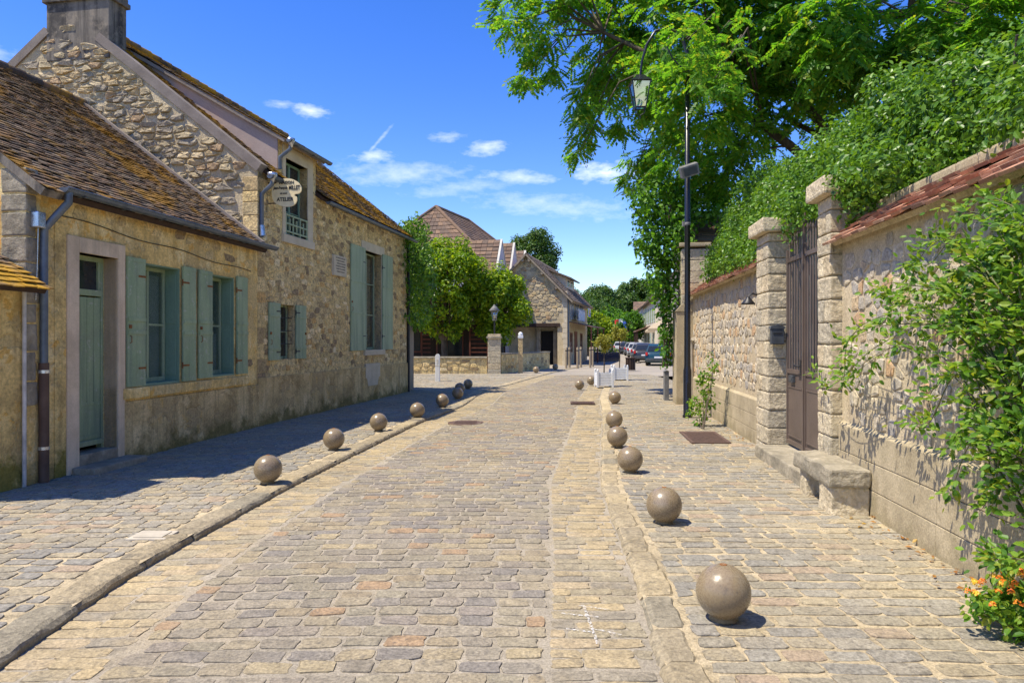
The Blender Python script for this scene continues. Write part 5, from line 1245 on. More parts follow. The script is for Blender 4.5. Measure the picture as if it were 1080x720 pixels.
# ------------------------------------------------------------------ big tree hanging over the wall
npr = np.random.RandomState(29)
TB = Vector((10.2, 18.4, 0)); FK = 1.36
bt = empty('broad_tree', TB, 0, 'large leafy tree with drooping feathery branches overhanging the street from the right garden', 'tree')
cl_px = [(540, 8, 12, .45), (553, 22, 12, .4), (568, 12, 12, .5), (578, 35, 12, .3), (572, 55, 12, .26), (560, 78, 12, .2), (582, 66, 12, .3), (602, 8, 12.3, .4), (553, 84, 12, .12),
         (618, 95, 12.5, .28), (606, 110, 12.5, .26), (622, 122, 12.5, .32), (614, 145, 12.5, .22), (611, 158, 12.5, .14), (628, 75, 12.7, .42), (640, 100, 13, .42), 
         (635, 45, 13, .6), (655, 20, 13, .7), (650, 70, 13, .55), (672, 45, 13, .6), (690, 15, 13, .75), (708, 50, 13.4, .65), (690, 78, 13.4, .55), (670, 105, 13, .42), (660, 122, 13, .3),
         (700, 110, 14, .5), (720, 85, 14, .6), (735, 45, 13.5, .7), (730, 12, 13, .8), (760, 25, 13, .8), (765, 65, 13.5, .65), (750, 105, 13.5, .55), (725, 130, 14, .5), (700, 145, 14, .45), (680, 160, 14, .4), (665, 182, 14, .25),
         (695, 178, 14.4, .4), (715, 165, 14.4, .4), (740, 150, 14, .5), (770, 130, 14, .5), (790, 95, 14, .6), (800, 55, 13.5, .7), (800, 20, 13, .8), (835, 30, 13, .8), (830, 75, 13.5, .65), (820, 115, 14, .55), (795, 140, 14, .5),
         (765, 170, 14, .45), (735, 182, 14.5, .45), (780, 185, 14.5, .4), (850, 105, 14, .5), (860, 60, 13.5, .7), (870, 20, 13, .8), (905, 30, 12.5, .8), (900, 75, 13, .6), (885, 110, 14, .5), (940, 25, 12.5, .8), (935, 65, 13, .6), (975, 20, 12, .75), (965, 60, 12.5, .5),
         (1010, 15, 12, .75), (1045, 10, 11.5, .7), (1005, 45, 12, .5), (1050, 40, 11.5, .45), (1085, 20, 11, .7), (710, 205, 15, .35), (690, 200, 15.5, .35), (755, 192, 15, .4), (560, -25, 12, .6), (610, -20, 12.5, .7), (730, 40, 10.4, .36), (745, 60, 10.4, .33), (760, 30, 10.4, .36), (735, 14, 10.4, .36), (770, 60, 10.4, .3), (752, 84, 10.4, .22), (722, 42, 10.4, .22), (719, 74, 10.4, .15)]
fk = lambda a, Y: FK if (a > 705 or Y < 11) else 1.66
cs = [np.array(spot(a + 2 * npr.randn(), b + 2 * npr.randn(), Y * fk(a, Y) + .8 * npr.randn())) for a, b, Y, r_ in cl_px]; rs = [r_ * fk(a, Y) * (.62 if a < 705 else .8) for a, b, Y, r_ in cl_px]
for k in range(34):
    d = npr.normal(size=3); d /= np.linalg.norm(d); q_ = (.45 + .55 * npr.rand()); p = np.array((8.9, 18.4, 13.6)) + d * q_ * np.array((7.6, 6.0, 5.0))
    if p[2] < 1.65 + .52 * p[1] and p[0] / p[1] < .9 : continue
    cs.append(p); rs.append(1.1 * (.7 + .5 * npr.rand()))
# compound leaf: pairs of leaflets along a drooping rib
lv, lf_ = [], []
for k in range(13):
    side = 0 if k == 12 else (1 if k % 2 else -1); x = .18 + .8 * ((k // 2) / 6.2); zz = -.22 * x * x
    dr = np.array((.35, side * .9, -.25)) if side else np.array((1, 0, -.5)); dr = dr / np.linalg.norm(dr); ac = np.cross(dr, (0, 0, 1)); ac /= np.linalg.norm(ac)
    o_ = np.array((x, 0, zz)); L_ = .30; w_ = .085; b_ = len(lv)
    lv += [o_, o_ + dr * L_ * .45 + ac * w_, o_ + dr * L_, o_ + dr * L_ * .45 - ac * w_]; lf_.append((b_, b_ + 1, b_ + 2, b_ + 3))
PINN = (np.array(lv), np.array(lf_))
P, D, Uu, S = [], [], [], []; tw = MB()
limbs = [Vector((p[0] * f_, p[1] * f_, 1.65 + (p[2] - 1.65) * f_)) - TB for p in [p_ for p_ in ((3.2, 12.6, 8.0), (5.6, 13.4, 8.6), (8.6, 12.6, 9.0), (7.0, 15.6, 9.5), (5.5, 14.5, 6.2), (9.5, 14, 7), (6.6, 11.6, 8.2), (1.6, 12.4, 7.0))] for f_ in [1.62 if p[0] < 4 else FK]]
fork = Vector((-.2, 0, 4.2)); tips = []
tw.tube([(0, 0, -.2), (.05, 0, 1.5), (-.1, .05, 3.2), fork], [.34, .27, .24, .22], 14)
for t_ in limbs:
    m1 = fork.lerp(t_, .35) + Vector((0, 0, .5)); m2 = fork.lerp(t_, .7) + Vector((0, 0, .5)); cv = [fork, m1, m2, t_]
    tw.tube(cv, [.16, .12, .085, .05], 9); tips += [(m1.lerp(m2, k / 4), .06) for k in range(4)] + [(m2.lerp(t_, k / 4), .05) for k in range(5)]
for c, r_ in zip(cs, rs):
    cL = Vector(c) - TB; j = min(tips, key=lambda q_: (q_[0] - cL).length + max(0, q_[0].z - cL.z) * .2)[0]
    mid = j.lerp(cL, .55) + Vector((0, 0, .22 * (j - cL).length)); tw.tube([j, mid, cL], [.035, .022, .008], 6, caps=False)
    out = cL - j; out.normalize(); nt_ = max(6, int(30 * r_ / FK / .5 * .8))
    for k in range(nt_):
        d = npr.normal(size=3); d /= np.linalg.norm(d); st_ = np.array(cL) + d * r_ * .45
        e = np.array(out) * .6 + d * .8 + np.array((0, 0, -.35)); e /= np.linalg.norm(e); ln_ = r_ * (.7 + .6 * npr.rand()); prev = st_; m_ = max(3, int(ln_ / .11))
        for i in range(m_):
            t = (i + 1) / m_; p = st_ + e * ln_ * t + np.array((0, 0, -.22 * ln_ * t * t))
            sd = np.cross(e, (0, 0, 1)); sd /= max(1e-6, np.linalg.norm(sd)); dd = e * .55 + sd * (1 if i % 2 else -1) * .8 + np.array((0, 0, -.18)) + npr.normal(size=3) * .28
            P.append(p); D.append(dd); Uu.append(np.array((0, 0, 1)) + npr.normal(size=3) * .35); S.append((.36 + .18 * npr.rand()) * (.62 if c[1] < 14.6 and c[0] < 6 else 1))
V, F = scatter(np.array(P) , np.array(D), np.array(Uu), np.array(S), PINN)
np_mesh('crown', V, F, 'leaf_tree', bt); tw.build('trunk', 'bark', bt)
# ------------------------------------------------------------------ the square and the far street
npr = np.random.RandomState(3)
# low terrace wall with a stone pillar
tw_ = empty('terrace_wall', (-5.6, 34.2, 0), R(0), 'low rubble terrace wall under the lime trees across the square', 'wall')
q = MB(); q.box(0, 4.4, 0, .35, -.1, .74); rubble(q, (0, 4.4, 0, .72), .32, .17, lambda u, z: .03 < u < 4.35 and .02 < z < .7, facade_fn, 1, .1, .025, .02, seed=91); q.build('wall', ['rubble_mortar', 'rubble_stone'], tw_)
q = MB(); q.box(-.02, 4.4, -.06, .41, .74, .82, b=.015); q.build('coping', 'old_stone', tw_)
tp = empty('stone_pillar', (-1.16, 34.1, 0), 0, 'square stone pillar with flat cap at the end of the terrace wall', 'pillar')
q = MB(); z = -.05; i = 0
while z < 1.66: rough_block(q, 0, .62, 0, .6, z, z + .275, .010, 0, 200 + i, 3, .02); z += .28; i += 1
q.build('shaft', 'post_stone', tp)
q = MB(); rough_block(q, -.06, .68, -.06, .66, 1.69, 1.80, .008, 0, 230, 3, .02); q.build('cap', 'old_stone', tp)
sw = empty('side_wall', (-.5, 34.5, 0), R(66), 'low mossy stone wall running back from the terrace pillar', 'wall')
q = MB(); q.box(0, 6.5, 0, .3, -.1, .9); rubble(q, (0, 6.5, 0, .9), .3, .17, lambda u, z: .03 < u < 6.4 and .02 < z < .86, facade_fn, 1, .1, .02, .05, seed=92); q.build('wall', ['rubble_mortar', 'rubble_stone'], sw)
q = MB(); q.box(0, 6.5, -.04, .34, .90, .97, b=.015); q.build('coping', 'old_stone', sw)
po = empty('gate_post', (.42, 34.9, 0), 0, 'slim stone post with pale top right of the lime trees', 'post')
q = MB(); q.box(-.11, .11, -.11, .11, -.05, 1.7, b=.012); q.build('shaft', 'gable_stone', po); q = MB(); q.box(-.13, .13, -.13, .13, 1.70, 1.84, b=.015); q.lathe([(.1, 0), (.12, .08), (.06, .16), (.0, .18)], (0, 0, 1.84), 12); q.build('cap', 'white_paint', po)
# lantern on the pillar
ll = empty('terrace_lantern', (-.85, 34.4, 1.80), 0, 'small grey lantern on a short post above the terrace pillar', 'lantern')
q = MB(); q.tube([(0, 0, 0), (0, 0, .75)], .035, 9); q.lathe([(.07, 0), (.06, .05), (.035, .1)], (0, 0, 0), 12); q.build('post', 'dark_iron', ll)
q = MB(); q.lathe([(.24, 0), (.26, .03), (.10, .22), (.05, .26), (.05, .30), (0, .32)], (0, 0, 1.22), 12); q.lathe([(.06, 0), (.11, .02), (.11, .04), (.0, .05)], (0, 0, .75), 12)
for k in range(4): a = R(45 + 90 * k); q.tube([(.10 * math.cos(a), .10 * math.sin(a), .78), (.21 * math.cos(a), .21 * math.sin(a), 1.22)], .012, 6)
q.build('frame', 'lamp_grey', ll); q = MB(); q.lathe([(.09, .79), (.19, 1.21)], (0, 0, 0), 4); q.build('lantern_glass', 'lantern_glass', ll)
# white bollard with a chain eye
wb = empty('white_post', (-2.93, 28.0, 0), 0, 'square white wooden post standing alone in the sunlit square', 'bollard')
q = MB(); q.box(-.085, .085, -.085, .085, -.05, 1.02, b=.012); q.prism([(-.085, 1.02), (.085, 1.02), (.03, 1.08), (-.03, 1.08)], lambda a, b, d: (a, d, b), -.084, .084); q.build('post', 'white_paint', wb)
q = MB(); q.box(-.09, .09, -.09, .09, .60, .64); q.box(-.03, .03, -.092, -.086, .70, .86); q.build('band', 'pale_wall', wb)
fp = empty('wooden_fence_panel', (-3.32, 22.5, 0), R(84), 'narrow brown wooden board panel at the far corner of the tall house', 'fence')
q = MB()
for k in range(5): q.box(k * .16, k * .16 + .15, -.02, .02, .03, 2.15, b=.004)
q.build('boards', 'grey_wood', fp); q = MB(); q.box(0, .8, .021, .06, .4, .5); q.box(0, .8, .021, .06, 1.7, 1.8); q.build('rail', 'grey_wood', fp)
# climber on the corner of the tall house
npr = np.random.RandomState(41)
cs, rs = [], []
for (px, py, r_) in [(434, 250, .5), (440, 262, .6), (432, 275, .5), (442, 285, .65), (436, 300, .6), (444, 310, .6), (438, 325, .5), (446, 330, .5), (440, 342, .35), (430, 262, .4), (446, 248, .4), (430, 290, .35), (448, 295, .4)]:
    cs.append(np.array(spot(px, py, 23.6 + .4 * npr.randn()))); rs.append(r_)
for (px, py, r_) in [(425, 248, .3), (427, 262, .32), (430, 240, .35), (428, 280, .28), (431, 300, .3), (430, 318, .25), (440, 240, .45), (445, 268, .5), (447, 282, .5), (450, 300, .45), (433, 335, .25)]:
    cs.append(np.array(spot(px, py, 22.2 + .1 * npr.randn()))); rs.append(r_)
V, F = clump_leaves(cs, rs, 900, .12, up=.35, leaf=LEAF4, droop=.5, shell=.35)
cv = empty('virginia_creeper', (-3.25, 23.6, 0), 0, 'dark green creeper covering the far corner of the tall house', 'creeper')
np_mesh('foliage', V - np.array(cv.location), F, 'leaf_hedge', cv)
q = MB()
for k in range(5): q.tube([(-.35 + .03 * k, .1, 0), (-.33 + .04 * k, .1, 2), (-.3 + .08 * k, .1, 4.2)], [.014, .012, .008], 6)
q.build('stems', 'bark', cv)

# lime trees of the terrace
crown_tree('lime_tree', (-3.5, 36.6, 0), 'larger bright green clipped lime tree behind the terrace wall', 'tree', 1.6, (.0, 0, 4.4), (2.6, 2.4, 2.75), 190, .44, 780, .165, 'leaf_lime', 'lime trees on the terrace', 51, .16, .45, 1.35)
crown_tree('lime_tree', (-.6, 37.6, 0), 'smaller lime tree with the lantern in front, right of the larger one', 'tree', 2.0, (-.1, 0, 3.5), (1.75, 1.9, 2.15), 130, .40, 800, .165, 'leaf_lime', 'lime trees on the terrace', 52, .14, .45, 1.5)
crown_tree('lime_tree', (-6.4, 38.0, 0), 'lime tree half hidden behind the tall house corner', 'tree', 2.0, (.1, 0, 4.4), (2.2, 2.2, 2.3), 110, .5, 500, .165, 'leaf_lime', 'lime trees on the terrace', 53, .14, .45, 2.2)
# restaurant front in the shade of the limes
rt = empty('terrace_restaurant', (-9.0, 41.0, 0), R(0), 'dark shaded restaurant front with brown trellis panels behind the lime trees', 'building')
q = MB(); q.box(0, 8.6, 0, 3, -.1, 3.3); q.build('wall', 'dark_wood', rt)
q = MB(); slope_slab(q, -.2, 8.8, -1.4, 2.75, 3.2, 3.75, .1, 0); q.build('roof', 'brown_far_roof', rt)
for u in (3.9, 4.75, 6.6, 7.6):
    q = MB(); q.box(u, u + .08, -1.2, -1.12, 0, 2.72); q.build('post', 'red_wood', rt)
for u, w_ in ((3.98, .45), (6.68, .92)):
    q = MB()
    for k in range(6): q.box(u, u + w_, -1.18, -1.14, .9 + k * .24, .97 + k * .24)
    q.build('trellis', 'red_wood', rt)
for (a, b, c, d) in ((1, 2.4, .1, 2.3), (3, 3.8, .9, 2.2), (5.2, 6.2, .1, 2.3)):
    f = MB(); f.box(a, b, -.05, .02, c, d); wn = f.build('window', 'red_wood', rt); g_ = MB(); g_.box(a + .08, b - .08, -.06, -.05, c + .08, d - .08); g_.build('pane', 'pane_dark', wn)
for i, (x, y) in enumerate(((-2.6, 36.0), (-4.1, 37.6))):
    t_ = empty('cafe_table', (x, y, 0), .3 * i, ['nearer round cafe table with a brown top in the shade behind the terrace wall', 'round cafe table with a brown top farther back under the larger lime tree'][i], 'table', 'cafe tables')
    q = MB(); q.lathe([(0, .72), (.4, .72), (.41, .735), (.4, .75), (0, .75)], n=20); q.build('top', 'red_wood', t_); q = MB(); q.tube([(0, 0, 0), (0, 0, .72)], .03, 8); q.lathe([(.25, 0), (.24, .03), (.04, .06)], n=16); q.build('leg', 'dark_iron', t_)

# barn with the hipped roof
def hip_roof(parent, A, B, hw, hipl, ez, mat, seed):
    A, B = Vector(A), Vector(B); d = (B - A); d.z = 0; L_ = d.length; d.normalize(); r_ = Vector((d.y, -d.x, 0))
    c = [A - d * hipl + r_ * hw, A - d * hipl - r_ * hw, B + d * hipl - r_ * hw, B + d * hipl + r_ * hw]
    for p in c: p.z = ez
    mb = MB(); mb.add([c[0], c[1], c[2], c[3], A, B], [(1, 0, 4), (0, 3, 5, 4), (3, 2, 5), (2, 1, 4, 5), (0, 1, 2, 3)], 0)
    rr = random.Random(seed)
    def tri_tiles(P0, P1, T0, T1, pitch=.42, tw=.40):
        n = (P1 - P0).cross(T0 - P0).normalized()
        if n.z < 0: n = -n
        H = ((T0 + T1) / 2 - (P0 + P1) / 2).length; k = 0
        while k * pitch < H:
            a, b = k * pitch / H, min(1.0, (k + 1.25) * pitch / H); l0, l1 = P0.lerp(T0, a), P1.lerp(T1, a); W = (l1 - l0).length; m0, m1 = P0.lerp(T0, b), P1.lerp(T1, b)
            u = 0
            while u < W:
                e = min(W, u + tw); f0, f1 = u / max(W, .01), (e - .03) / max(W, .01)
                h_ = .05 + .03 * rr.random()
                q0, q1, q2, q3 = l0.lerp(l1, f0), l0.lerp(l1, f1), m0.lerp(m1, f1), m0.lerp(m1, f0)
                mb.add([q0 + n * h_, q1 + n * h_, q2 + n * .015, q3 + n * .015, q0, q1], [(0, 1, 2, 3), (4, 5, 1, 0)], 0); u = e
            k += 1
    tri_tiles(c[1], c[0], A, A); tri_tiles(c[0], c[3], A, B); tri_tiles(c[3], c[2], B, B)
    for (p, q_) in ((A, B), (A, c[0]), (A, c[1]), (B, c[3])): mb.tube([p + Vector((0, 0, .05)), q_ + Vector((0, 0, .05))], .14, 8)
    return mb.build('roof', mat, parent)
bn_ = empty('hip_roofed_barn', (-3.75, 57.5, 0), 0, 'large brown hip roofed barn rising behind the lime trees', 'building')
hip_roof(bn_, (-2.25, -1.25, 12.1), (-.12, 5.1, 12.1), 6.6, 3.8, 6.6, 'far_tile', 5)
q = MB(); dv = Vector((.316, .949, 0)); rv = Vector((.949, -.316, 0)); c0 = Vector((-1.19, 1.94, 0))
cr = [c0 - dv * 6.5 + rv * 6.1, c0 - dv * 6.5 - rv * 6.1, c0 + dv * 6.5 - rv * 6.1, c0 + dv * 6.5 + rv * 6.1]
q.add([tuple(p + Vector((0, 0, -.1))) for p in cr] + [tuple(p + Vector((0, 0, 6.58))) for p in cr], [(0, 1, 5, 4), (1, 2, 6, 5), (2, 3, 7, 6), (3, 0, 4, 7)]); q.build('wall', 'pale_wall', bn_)

def far_window(parent, u0, u1, z0, z1, frame='white_paint', pane='pane_dark', shut=None, y=-.04):
    f = MB()
    for a, b, c, d in ((u0, u0 + .07, z0, z1), (u1 - .07, u1, z0, z1), (u0 + .07, u1 - .07, z0, z0 + .07), (u0 + .07, u1 - .07, z1 - .07, z1), ((u0 + u1) / 2 - .03, (u0 + u1) / 2 + .03, z0 + .07, z1 - .07)): f.box(a, b, y, .03, c, d)
    w_ = f.build('window', frame, parent); p = MB(); p.box(u0 + .05, u1 - .05, y + .02, .028, z0 + .05, z1 - .05); p.build('pane', pane, w_)
    if shut:
        for a, b in ((u0 - (u1 - u0) * .5, u0 - .02), (u1 + .02, u1 + (u1 - u0) * .5)):
            s_ = MB(); s_.box(a, b, -.05, -.002, z0, z1, b=.006)
            for f_ in (.2, .5, .8): s_.box(a + .02, b - .02, -.065, -.049, z0 + (z1 - z0) * f_ - .04, z0 + (z1 - z0) * f_ + .04)
            s_.build('shutter', shut, parent)
    return w_
# white house with three steep gables in a row
m3 = .265; k3 = math.hypot(1, m3); A3 = math.atan2(1, m3)
sw3 = empty('triple_gabled_house', (-.61 + m3 * (44.3 - 46), 44.3, 0), A3, 'white house with three narrow steep gables and red brown tiled roofs', 'house')
L3 = 9.3 * k3; q = MB(); q.box(0, L3, 0, 6, -.1, 5.3); q.build('wall', 'white_wall', sw3)
for i in range(3):
    uc = L3 * (i + .5) / 3; hw = L3 / 6 - .02; az_ = [7.95, 8.15, 8.0][i]
    q = MB(); q.prism([(uc - hw, 5.3), (uc + hw, 5.3), (uc, az_)], lambda a, b, d: (a, d, b), .0, 2.0); gb_ = q.build('gable', 'white_wall', sw3)
    q = MB()
    for s_ in (-1, 1): q.prism([(uc + s_ * (hw + .02), 5.22), (uc, az_ + .06), (uc, az_ + .17), (uc + s_ * (hw + .07), 5.26)], lambda a, b, d: (a, d, b), -.04, .10)
    q.build('verge_board', 'pale_wall', gb_)
    q = MB()
    for s_ in (-1, 1):
        q.prism([(uc + s_ * (hw + .03), 5.22), (uc, az_), (uc, az_ + .14), (uc + s_ * (hw + .10), 5.30)], lambda a, b, d: (a, d, b), .12, 2.1)
        nrow = 11; ln = math.hypot(hw, az_ - 5.3)
        for r_ in range(nrow):
            for c_ in range(5):
                a0, a1 = r_ / nrow, min(1, (r_ + 1.3) / nrow); y0, y1 = .12 + c_ * .396, .12 + c_ * .396 + .375
                f = lambda t, l: (uc + s_ * (hw + .05) * (1 - t) + s_ * l * .8, 5.28 + (az_ + .12 - 5.28) * t + l * .5)
                l0 = .06 + .02 * rnd.random(); p0, p1, pb = f(a0, l0), f(a1, .015), f(a0, 0)
                q.add([(p0[0], y0, p0[1]), (p0[0], y1, p0[1]), (p1[0], y1, p1[1]), (p1[0], y0, p1[1]), (pb[0], y0, pb[1]), (pb[0], y1, pb[1])], [(0, 1, 2, 3), (4, 5, 1, 0), (0, 3, 4)])
    q.build('gable_roof', 'far_tile', sw3)
    far_window(sw3, uc - .4, uc + .4, 5.5, 6.6, 'white_paint'); far_window(sw3, uc - .45, uc + .45, 3.0, 4.3, 'white_paint', shut='grey_green_paint'); far_window(sw3, uc - .5, uc + .5, .9, 2.3, 'white_paint')
q = MB(); q.tube([(L3 - .1, -.08, 5.2), (L3 - .1, -.08, 0)], .05, 8); q.build('downpipe', 'zinc', sw3)

# stone inn with the gable towards us
m4 = .23; A4 = math.atan2(1, m4); k4 = math.hypot(1, m4)
inn = empty('stone_inn', (3.54, 45.8, 0), A4, 'stone gabled inn with dark doorway, blue grey shutters and a brown awning along the street', 'building')
L4 = 10.4 * k4; E4 = 4.5; W4 = 5.3; S4 = 1.02; R4 = E4 + S4 * W4 / 2
q = MB(); gp = [(0, -.1), (W4, -.1), (W4, E4), (W4 / 2, R4), (0, E4)]
q.prism([(0, 2.62), (W4, 2.62), (W4, E4), (W4 / 2, R4), (0, E4)], lambda a, b, d: (d, a, b), 0, L4)
q.box(0, L4, 0, .62, -.1, 2.62); q.box(.9, L4, .62, W4, -.1, 2.62)
rubble(q, (0, W4, 2.7, R4), .34, .2, lambda y, z: .26 < y < W4 - .02 and 2.72 < z < E4 + S4 * min(y, W4 - y) - .03, lambda u, z, d: (-d, u, z), 1, .1, .035, .03, seed=95, jit=.42)
q.build('wall', ['gable_mortar', 'gable_stone'], inn)
q = MB(); z = 0
while z < E4: q.box(-.03, .3, -.03, .22 + .14 * rnd.random(), z, z + .33, b=.012); z += .34
q.build('quoin', 'pale_dressing', inn)
q = MB(); q.box(-.10, .5, .45, W4 - .1, 2.46, 2.70, b=.02); q.build('door_canopy', 'dark_wood', inn)
q = MB()
for (a, b) in ((.75, 1.0), (1.85, 2.1)): q.box(.60, .89, a, b, 0, 2.3, b=.01)
q.box(.55, .89, .7, 2.15, 2.301, 2.45, b=.01); q.build('door_frame', 'old_stone', inn)
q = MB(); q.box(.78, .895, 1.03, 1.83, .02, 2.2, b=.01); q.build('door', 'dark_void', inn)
rf = MB(); z4 = lambda y: E4 + .05 + S4 * y
slope_slab(rf, -.38, L4 + .2, -.45, z4(-.45), W4 / 2, z4(W4 / 2), .12, 0); slope_slab(rf, -.38, L4 + .2, W4 + .45, z4(-.45), W4 / 2, z4(W4 / 2), .12, 0)
tiles(rf, -.40, L4 + .2, -.48, lambda y: z4(y) + .01, W4 / 2, .25, .3, .03, m=1, seed=28); rf.build('roof', ['grey_wood', 'brown_far_roof'], inn)
q = MB()
for s_ in (0, 1):
    for t in (.25, .6, .92):
        y = W4 / 2 * t; yy = y if s_ == 0 else W4 - y; q.box(-.35, .05, yy - .07, yy + .07, z4(y) - .34, z4(y) - .15)
q.build('rafter', 'grey_wood', inn)
dm = MB(); dm.prism([(.6, z4(.6) - .2), (.6, 5.95), (2.1, 6.55), (2.1, z4(2.1) - .2)], lambda a, b, d: (d, a, b), 3.4, 7.6); do = dm.build('dormer', 'cream_wall', inn)
dm = MB(); slope_slab(dm, 3.1, 7.9, .2, 5.92, 2.5, 6.85, .1, 0); dm.build('dormer_roof', 'brown_far_roof', do)
for u in (4.0, 5.6):
    f = MB(); f.box(u, u + .9, .56, .62, 5.3, 5.85); wq = f.build('dormer_window', 'white_paint', do); f = MB(); f.box(u + .08, u + .82, .545, .56, 5.36, 5.79); f.build('pane', 'pane_dark', wq)
for u in (1.5, 4.2, 7.0): far_window(inn, u, u + .9, 3.0, 4.2, 'white_paint', shut='car_silver')
for u in (1.2, 6.5): far_window(inn, u, u + 1.1, .8, 2.1, 'red_wood')
q = MB(); q.box(3.4, 4.6, -.06, -.002, .0, 2.2, b=.01); q.box(3.99, 4.01, -.07, -.05, .05, 2.15); q.build('street_door', 'red_wood', inn)
q = MB(); q.prism([(-.02, 2.85), (-1.5, 2.5), (-1.5, 2.44), (-.02, 2.78)], lambda a, b, d: (d, a, b), 1.0, 9.6); aw = q.build('awning', 'canvas_brown', inn)
for u in (1.2, 5.2, 9.4):
    q = MB(); q.tube([(u, -1.42, 0), (u, -1.42, 2.45)], .05, 8); q.build('awning_post', 'red_wood', inn)
q = MB(); q.box(1.9, 5.2, -.5, -.44, 2.95, 3.6)
for k in range(14): q.box(1.9 + k * .25, 1.93 + k * .25, -.52, -.44, 2.9, 3.7)
q.build('balcony', 'white_paint', inn)
q = MB(); q.tube([(.06, -.08, E4 - .2), (.06, -.08, 0)], .05, 8); q.build('downpipe', 'zinc', inn)
ins = empty('inn_sign', inn.location + Matrix.Rotation(A4, 3, 'Z') @ Vector((6.2, -.3, 3.3)), A4, 'small white board with yellow and blue patches hung on the inn front', 'sign')
q = MB(); q.box(0, 1.3, -.35, -.30, 0, .62, b=.01); q.tube([(.65, -.32, .6), (.65, .3, .75)], .02, 6); q.build('board', 'white_paint', ins)
q = MB(); q.lathe([(0, 0), (.22, 0), (.22, .01), (0, .01)], (0, 0, 0), 18); y_ = q.build('emblem', 'flag_yellow', ins); y_.rotation_euler.x = R(90); y_.location = (.5, -.352, .34)
q = MB(); q.box(.75, 1.2, -.362, -.351, .15, .3); q.box(.1, 1.2, -.362, -.351, .04, .1); q.build('emblem', 'flag_blue', ins)

# wooden posts and dark planter along the far kerb
PO = [(3.10, 40.6), (3.36, 41.6), (3.78, 41.0), (4.12, 42.6), (4.62, 42.0), (4.98, 43.8)]
w0 = None; lab = ['first', 'second', 'third', 'fourth', 'fifth', 'sixth']
for i, (x, y) in enumerate(PO):
    if w0 is None:
        w0 = empty('wooden_post'); q = MB(); q.tube([(0, 0, -.05), (0, 0, .6), (0, 0, 1.16), (0, 0, 1.2)], [.07, .065, .065, .04], 10); q.build('post', 'grey_wood', w0)
        q = MB(); q.lathe([(.068, 0), (.072, .01), (.072, .05), (.068, .06)], (0, 0, .98), 12); q.build('ring', 'dark_iron', w0); o = w0
    else: o = copy_tree(w0)
    o.location = (x, y, 0); tag(o, lab[i] + ' wooden post from the left in the row in front of the stone inn', 'post', 'wooden posts before the inn')
pb = empty('planter_box', (6.2, 53.5, 0), R(20), 'long low dark planter box beyond the wooden posts', 'planter')
q = MB(); q.box(0, 2.2, 0, .5, 0, .62, b=.015); q.box(-.03, 2.23, -.03, .53, .62, .68, b=.01); q.build('box', 'car_navy', pb)
V, F = clump_leaves([np.array((.2 + .25 * k, .25, .8)) for k in range(8)], [.22] * 8, 900, .1); np_mesh('foliage', V, F, 'leaf_lime', pb)

# white planters with little olive trees
def planter(x, y, w_, h_, rz, lab, th, cr, seed):
    root = empty('white_planter', (x, y, 0), rz, lab, 'planter', 'white planters with standard trees')
    q = MB(); s_ = w_ / 2
    for sx in (-1, 1):
        for sy in (-1, 1): q.box(sx * s_ - .035, sx * s_ + .035, sy * s_ - .035, sy * s_ + .035, 0, h_ + .06, b=.006); q.lathe([(.03, 0), (.04, .03), (.02, .06), (0, .07)], (sx * s_, sy * s_, h_ + .06), 10)
    q.build('corner_post', 'white_paint', root)
    for k in range(4):
        q = MB(); mt = Matrix.Rotation(k * math.pi / 2, 4, 'Z')
        for b in range(5): q.box(-s_ + .036, s_ - .036, -s_ - .015, -s_ + .01, .05 + (h_ - .05) * b / 5 + .003, .05 + (h_ - .05) * (b + 1) / 5 - .003, b=.004, mat=mt)
        q.build('side_panel', 'white_paint', root)
    q = MB(); q.box(-s_ + .03, s_ - .03, -s_ + .03, s_ - .03, .1, h_ - .04); q.build('soil', 'earth', root)
    return root
def small_tree(x, y, z, lab, top, cz, rx, rz_, seed):
    global npr
    npr = np.random.RandomState(seed); root = empty('olive_tree', (x, y, z), 0, lab, 'tree', 'small trees in the white planters')
    q = MB(); q.tube([(0, 0, -.1), (.01, 0, .4), (0, .01, cz - .1)], [.025, .02, .016], 7); cs, rs = [], []
    for k in range(34):
        d = npr.normal(size=3); d /= np.linalg.norm(d); c = np.array((0, 0, cz)) + d * (.35 + .65 * npr.rand()) * np.array((rx, rx, rz_)); cs.append(c); rs.append(.13)
        if k % 2 == 0: q.tube([(0, 0, cz - .3), tuple(np.array((0, 0, cz - .15)) * .6 + c * .4), tuple(c)], [.012, .008, .003], 5)
    q.build('trunk', 'bark', root); V, F = clump_leaves(cs, rs, 2400, .075, up=.4, shell=.15); np_mesh('crown', V, F, 'leaf_olive', root)
planter(3.20, 24.75, .52, .50, .05, 'nearer white wooden planter box on the right pavement', 1.5, .4, 1); small_tree(3.20, 24.75, .46, 'small round olive tree growing in the nearer white planter', 1.8, 1.12, .36, .34, 61)
planter(4.35, 28.8, .54, .50, .05, 'farther white wooden planter box on the right pavement', 1.5, .4, 2); small_tree(4.35, 28.8, .46, 'small round olive tree growing in the farther white planter', 1.8, 1.42, .36, .32, 62)
lb_ = empty('litter_bin', (6.15, 36.9, 0), R(15), 'dark slatted litter bin beside the road past the planters', 'bin')
q = MB()
for k in range(12): a = R(30 * k); q.box(-.045, .045, -.008, .008, .06, .68, mat=Matrix.Translation((.24 * math.cos(a), .24 * math.sin(a), 0)) @ Matrix.Rotation(a + math.pi / 2, 4, 'Z'))
q.lathe([(.22, .06), (.26, .06), (.26, .10), (.22, .10)], n=18); q.lathe([(.22, .66), (.27, .66), (.27, .72), (.22, .72)], n=18); q.build('slats', 'dark_wood', lb_)
